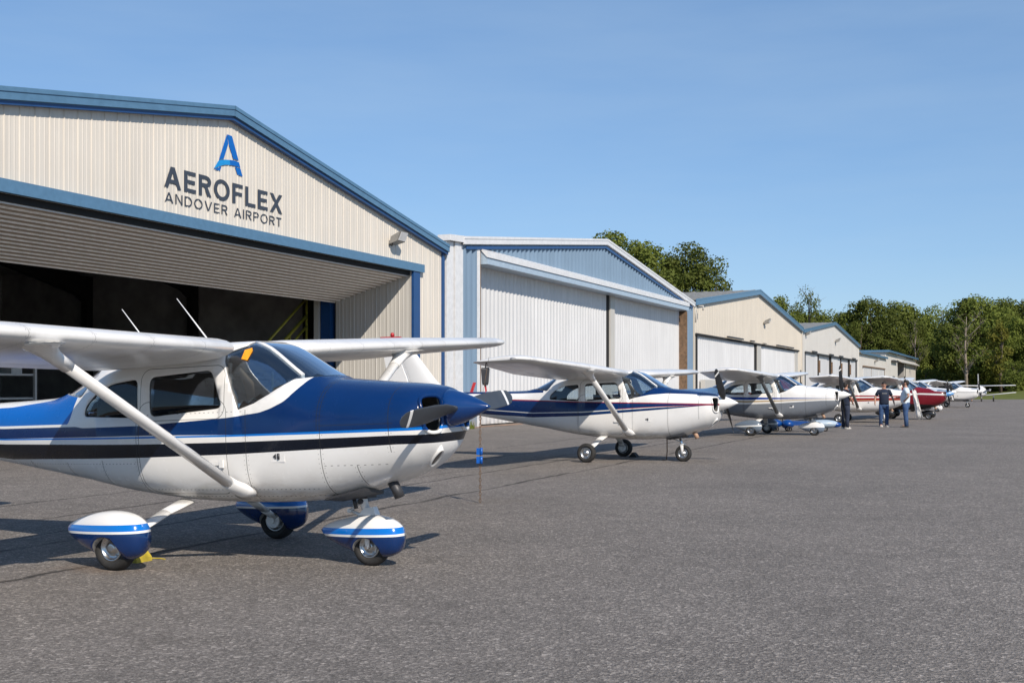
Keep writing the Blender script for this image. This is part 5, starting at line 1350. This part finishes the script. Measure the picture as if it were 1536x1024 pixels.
# tall trees behind the pale blue hangar
G1 = 'tall trees behind the hangars'
tree('big0', 'broadleaf_tree', 160, 200, 30.6, .4, 'tallest olive green tree, its crown rising over the roof of the pale blue hangar', 'tree', G1, LEAF, BARK, 1.02)
tree('big1', 'broadleaf_tree', 262, 202, 27.2, 2.1, 'round olive green tree behind the cream hangar roof, right of the tallest crown', 'tree', G1, LEAF, BARK, 1.0)
tree('wood2', 'broadleaf_tree', 305, 198, 20.8, 1.1, 'lower olive green tree at the right end of the crowns above the cream hangar', 'tree', G1, LEAF, BARK, .8)
tree('wood1', 'broadleaf_tree', 213, 196, 24, 3.0, 'lower olive green tree filling the gap between the two tall crowns', 'tree', G1, LEAF, BARK, .95)
# wood edge beyond the grass
G2 = 'trees along the edge of the wood'
tree('wood0', 'broadleaf_tree', 408, 262, 23.5, .3, 'leafy tree directly above the cream hangar roof end, beside the sparse spiky one', 'tree', G2, LEAF, BARK, .75)
tree('bare0', 'sparse_tree', 444, 266, 24.3, 1.0, 'sparse spiky tree sticking up against the sky above the off-white hangar', 'tree', G2, LEAF, BARK, .75)
rg = random.Random(3)
HT = [(424, 18.8), (452, 19.0), (478, 17.6), (508, 18.0), (540, 20.6), (572, 21), (604, 20.2), (640, 20), (674, 20.8), (706, 21.6), (740, 21), (772, 20.8), (806, 21.2), (842, 21.7), (880, 21)]
for i, (px, H) in enumerate(HT):
    far_ = 283 if px < 645 else 246; H *= far_/246
    tree('wood%d' % (i % 5), 'broadleaf_tree', px + rg.uniform(-5, 5), far_ + rg.uniform(-5, 5), H + rg.uniform(-.6, .6), rg.uniform(0, 6), 'tall dense olive green tree in the back row of the wood edge', 'tree', 'back row of trees in the wood', LEAF, BARK, rg.uniform(.8, 1.0))
HF = [(462, 13), (496, 14.2), (528, 15.5), (566, 14.5), (596, 15.5), (632, 13.5), (668, 14), (690, 16.5), (716, 13), (752, 15), (788, 16), (826, 15.5), (864, 16)]
for i, (px, H) in enumerate(HF):
    far_ = 274 if px < 745 else 229; H *= far_/229
    tree('wood%d' % ((i*3+1) % 5), 'broadleaf_tree', px + rg.uniform(-5, 5), far_ + rg.uniform(-3, 3), H + rg.uniform(-.8, .8), rg.uniform(0, 6), 'bushy olive green tree in the front row of the wood edge', 'tree', 'front row of trees in the wood', LEAF if i % 3 else LEAF2, BARK, rg.uniform(.72, .92))
tree('bare1', 'sparse_tree', 606, 264, 17.5, 2.0, 'thin half bare tree with pale trunks rising above the end box building', 'tree', G2, LEAF, PALEBARK, .6)
tree('bare1', 'sparse_tree', 682, 220, 16.5, .5, 'half bare tree with spreading pale limbs at the middle of the wood edge', 'tree', G2, LEAF, PALEBARK, 1.0)
tree('yell0', 'broadleaf_tree', 733, 219, 14, .5, 'yellowing tree at the wood edge, above the head-on aeroplane', 'tree', G2, LEAFY, BARK, .8)
for i in range(24):
    px = 618 + 13*i + rg.uniform(-5, 5)
    near_ = px > 745
    tree('bush%d' % (i % 3), 'bush', px, (212 if near_ else 259) + rg.uniform(-4, 5), rg.uniform(3.8, 6.2)*(1 if near_ else 1.25), rg.uniform(0, 6), 'rounded yellow-green bush at the foot of the wood', 'bush', 'bushes along the foot of the wood', LEAF2, BARK, rg.uniform(.85, 1.15))
# the wood behind reads as one mass
mb = MB(); rg = random.Random(9)
for i in range(60):
    px = 400 + rg.uniform(0, 620); Y = rg.uniform(296, 330) if px < 660 else rg.uniform(258, 300); X = px/1750*Y; zt = rg.uniform(15, 19.5)
    for k in range(230):
        d = Vector((rg.gauss(0, 1), rg.gauss(0, 1), rg.gauss(0, 1))).normalized(); r = rg.uniform(.6, 1.05)
        p = Vector((X + d.x*5*r, Y + d.y*5*r, 1.5 + zt*.5 + d.z*zt*.5*r)); u = d.orthogonal().normalized(); u.rotate(Matrix.Rotation(rg.uniform(0, 6.28), 3, d)); w = d.cross(u); s = 1.5
        mb.add([p-u*s*.5, p+w*s*.4, p+u*s*.5, p-w*s*.4], [(0, 1, 2, 3)])
tag(mb.build('woodland', LEAF, fix=False), 'dark mass of woodland behind the rows of trees', 'woodland', None, 'stuff')
# weeds at the foot of the pale blue hangar
wd = MB(); rg = random.Random(2)
for i in range(90):
    p = Vector((rg.uniform(-.4, .4), rg.uniform(-.15, .15), 0)); q = p + Vector((rg.uniform(-.12, .12), rg.uniform(-.08, .08), rg.uniform(.1, .32))); s = .02
    wd.add([p+Vector((-s, 0, 0)), p+Vector((s, 0, 0)), q+Vector((s*.3, 0, 0)), q-Vector((s*.3, 0, 0))], [(0, 1, 2, 3)])
w_ = wd.build('weeds', LEAF2, fix=False); f_ = frame_at(47.6); w_.location = (f_[0]+.5, f_[1]-.2, .005); tag(w_, 'small tuft of green weeds at the foot of the white corner post', 'weeds')

# ------------------------------------------------------------------ light, sky, camera
SUN = Vector((.535, -1.157, 1.0)).normalized()
el = math.asin(SUN.z); az = math.atan2(SUN.x, SUN.y)
w = bpy.data.worlds.new('World'); scn.world = w; w.use_nodes = True
nt = w.node_tree; sky = nt.nodes.new('ShaderNodeTexSky'); sky.sky_type = 'NISHITA'; sky.sun_disc = False
sky.sun_elevation = el; sky.sun_rotation = az; sky.air_density = 1.0; sky.dust_density = .0; sky.ozone_density = 6.0; sky.altitude = 100
bg = nt.nodes['Background']; gm = nt.nodes.new('ShaderNodeGamma'); gm.inputs[1].default_value = .62; nt.links.new(sky.outputs[0], gm.inputs[0])
tn = nt.nodes.new('ShaderNodeMix'); tn.data_type = 'RGBA'; tn.blend_type = 'MULTIPLY'; tn.inputs[0].default_value = 1; tn.clamp_result = False; nt.links.new(gm.outputs[0], tn.inputs[6]); tn.inputs[7].default_value = (1.47, 1.80, 2.16, 1)
# barely visible thin high cloud
tc = nt.nodes.new('ShaderNodeTexCoord'); mp = nt.nodes.new('ShaderNodeMapping'); mp.inputs['Scale'].default_value = (1.2, 1.2, 7); mp.inputs['Rotation'].default_value = (.25, .1, .4); nt.links.new(tc.outputs['Generated'], mp.inputs[0])
nz = nt.nodes.new('ShaderNodeTexNoise'); nz.inputs['Scale'].default_value = 2.2; nz.inputs['Detail'].default_value = 6; nz.inputs['Roughness'].default_value = .55; nt.links.new(mp.outputs[0], nz.inputs['Vector'])
mr = nt.nodes.new('ShaderNodeMapRange'); nt.links.new(nz.outputs[0], mr.inputs[0])
for k, v in enumerate((.42, .78, 0, .2)): mr.inputs[1+k].default_value = v
cl = nt.nodes.new('ShaderNodeMix'); cl.data_type = 'RGBA'; cl.clamp_result = False; nt.links.new(mr.outputs[0], cl.inputs[0]); nt.links.new(tn.outputs[2], cl.inputs[6]); cl.inputs[7].default_value = (4.6, 5.9, 7.2, 1)
nt.links.new(cl.outputs[2], bg.inputs[0]); bg.inputs[1].default_value = .105
ld = bpy.data.lights.new('sun', 'SUN'); ld.energy = 4.7; ld.angle = R(.53); ld.color = (1, .905, .785)
sn = bpy.data.objects.new('sun', ld); COL.objects.link(sn); sn.rotation_euler = SUN.to_track_quat('Z', 'Y').to_euler(); sn.location = SUN*60
cam = bpy.data.cameras.new('camera'); co = bpy.data.objects.new('camera', cam); COL.objects.link(co); scn.camera = co
cam.sensor_width = 36; cam.lens = 1750/1536*36; cam.shift_y = (580-512)/1536; cam.clip_end = 8000; cam.clip_start = .1
co.location = (0, 0, 1.57); co.rotation_euler = (R(90), 0, 0)
scn.view_settings.view_transform = 'Standard'; scn.view_settings.look = 'None'; scn.view_settings.exposure = .1; scn.view_settings.gamma = 1
scn.cycles.max_bounces = 8; scn.cycles.transparent_max_bounces = 16; scn.cycles.use_denoising = True
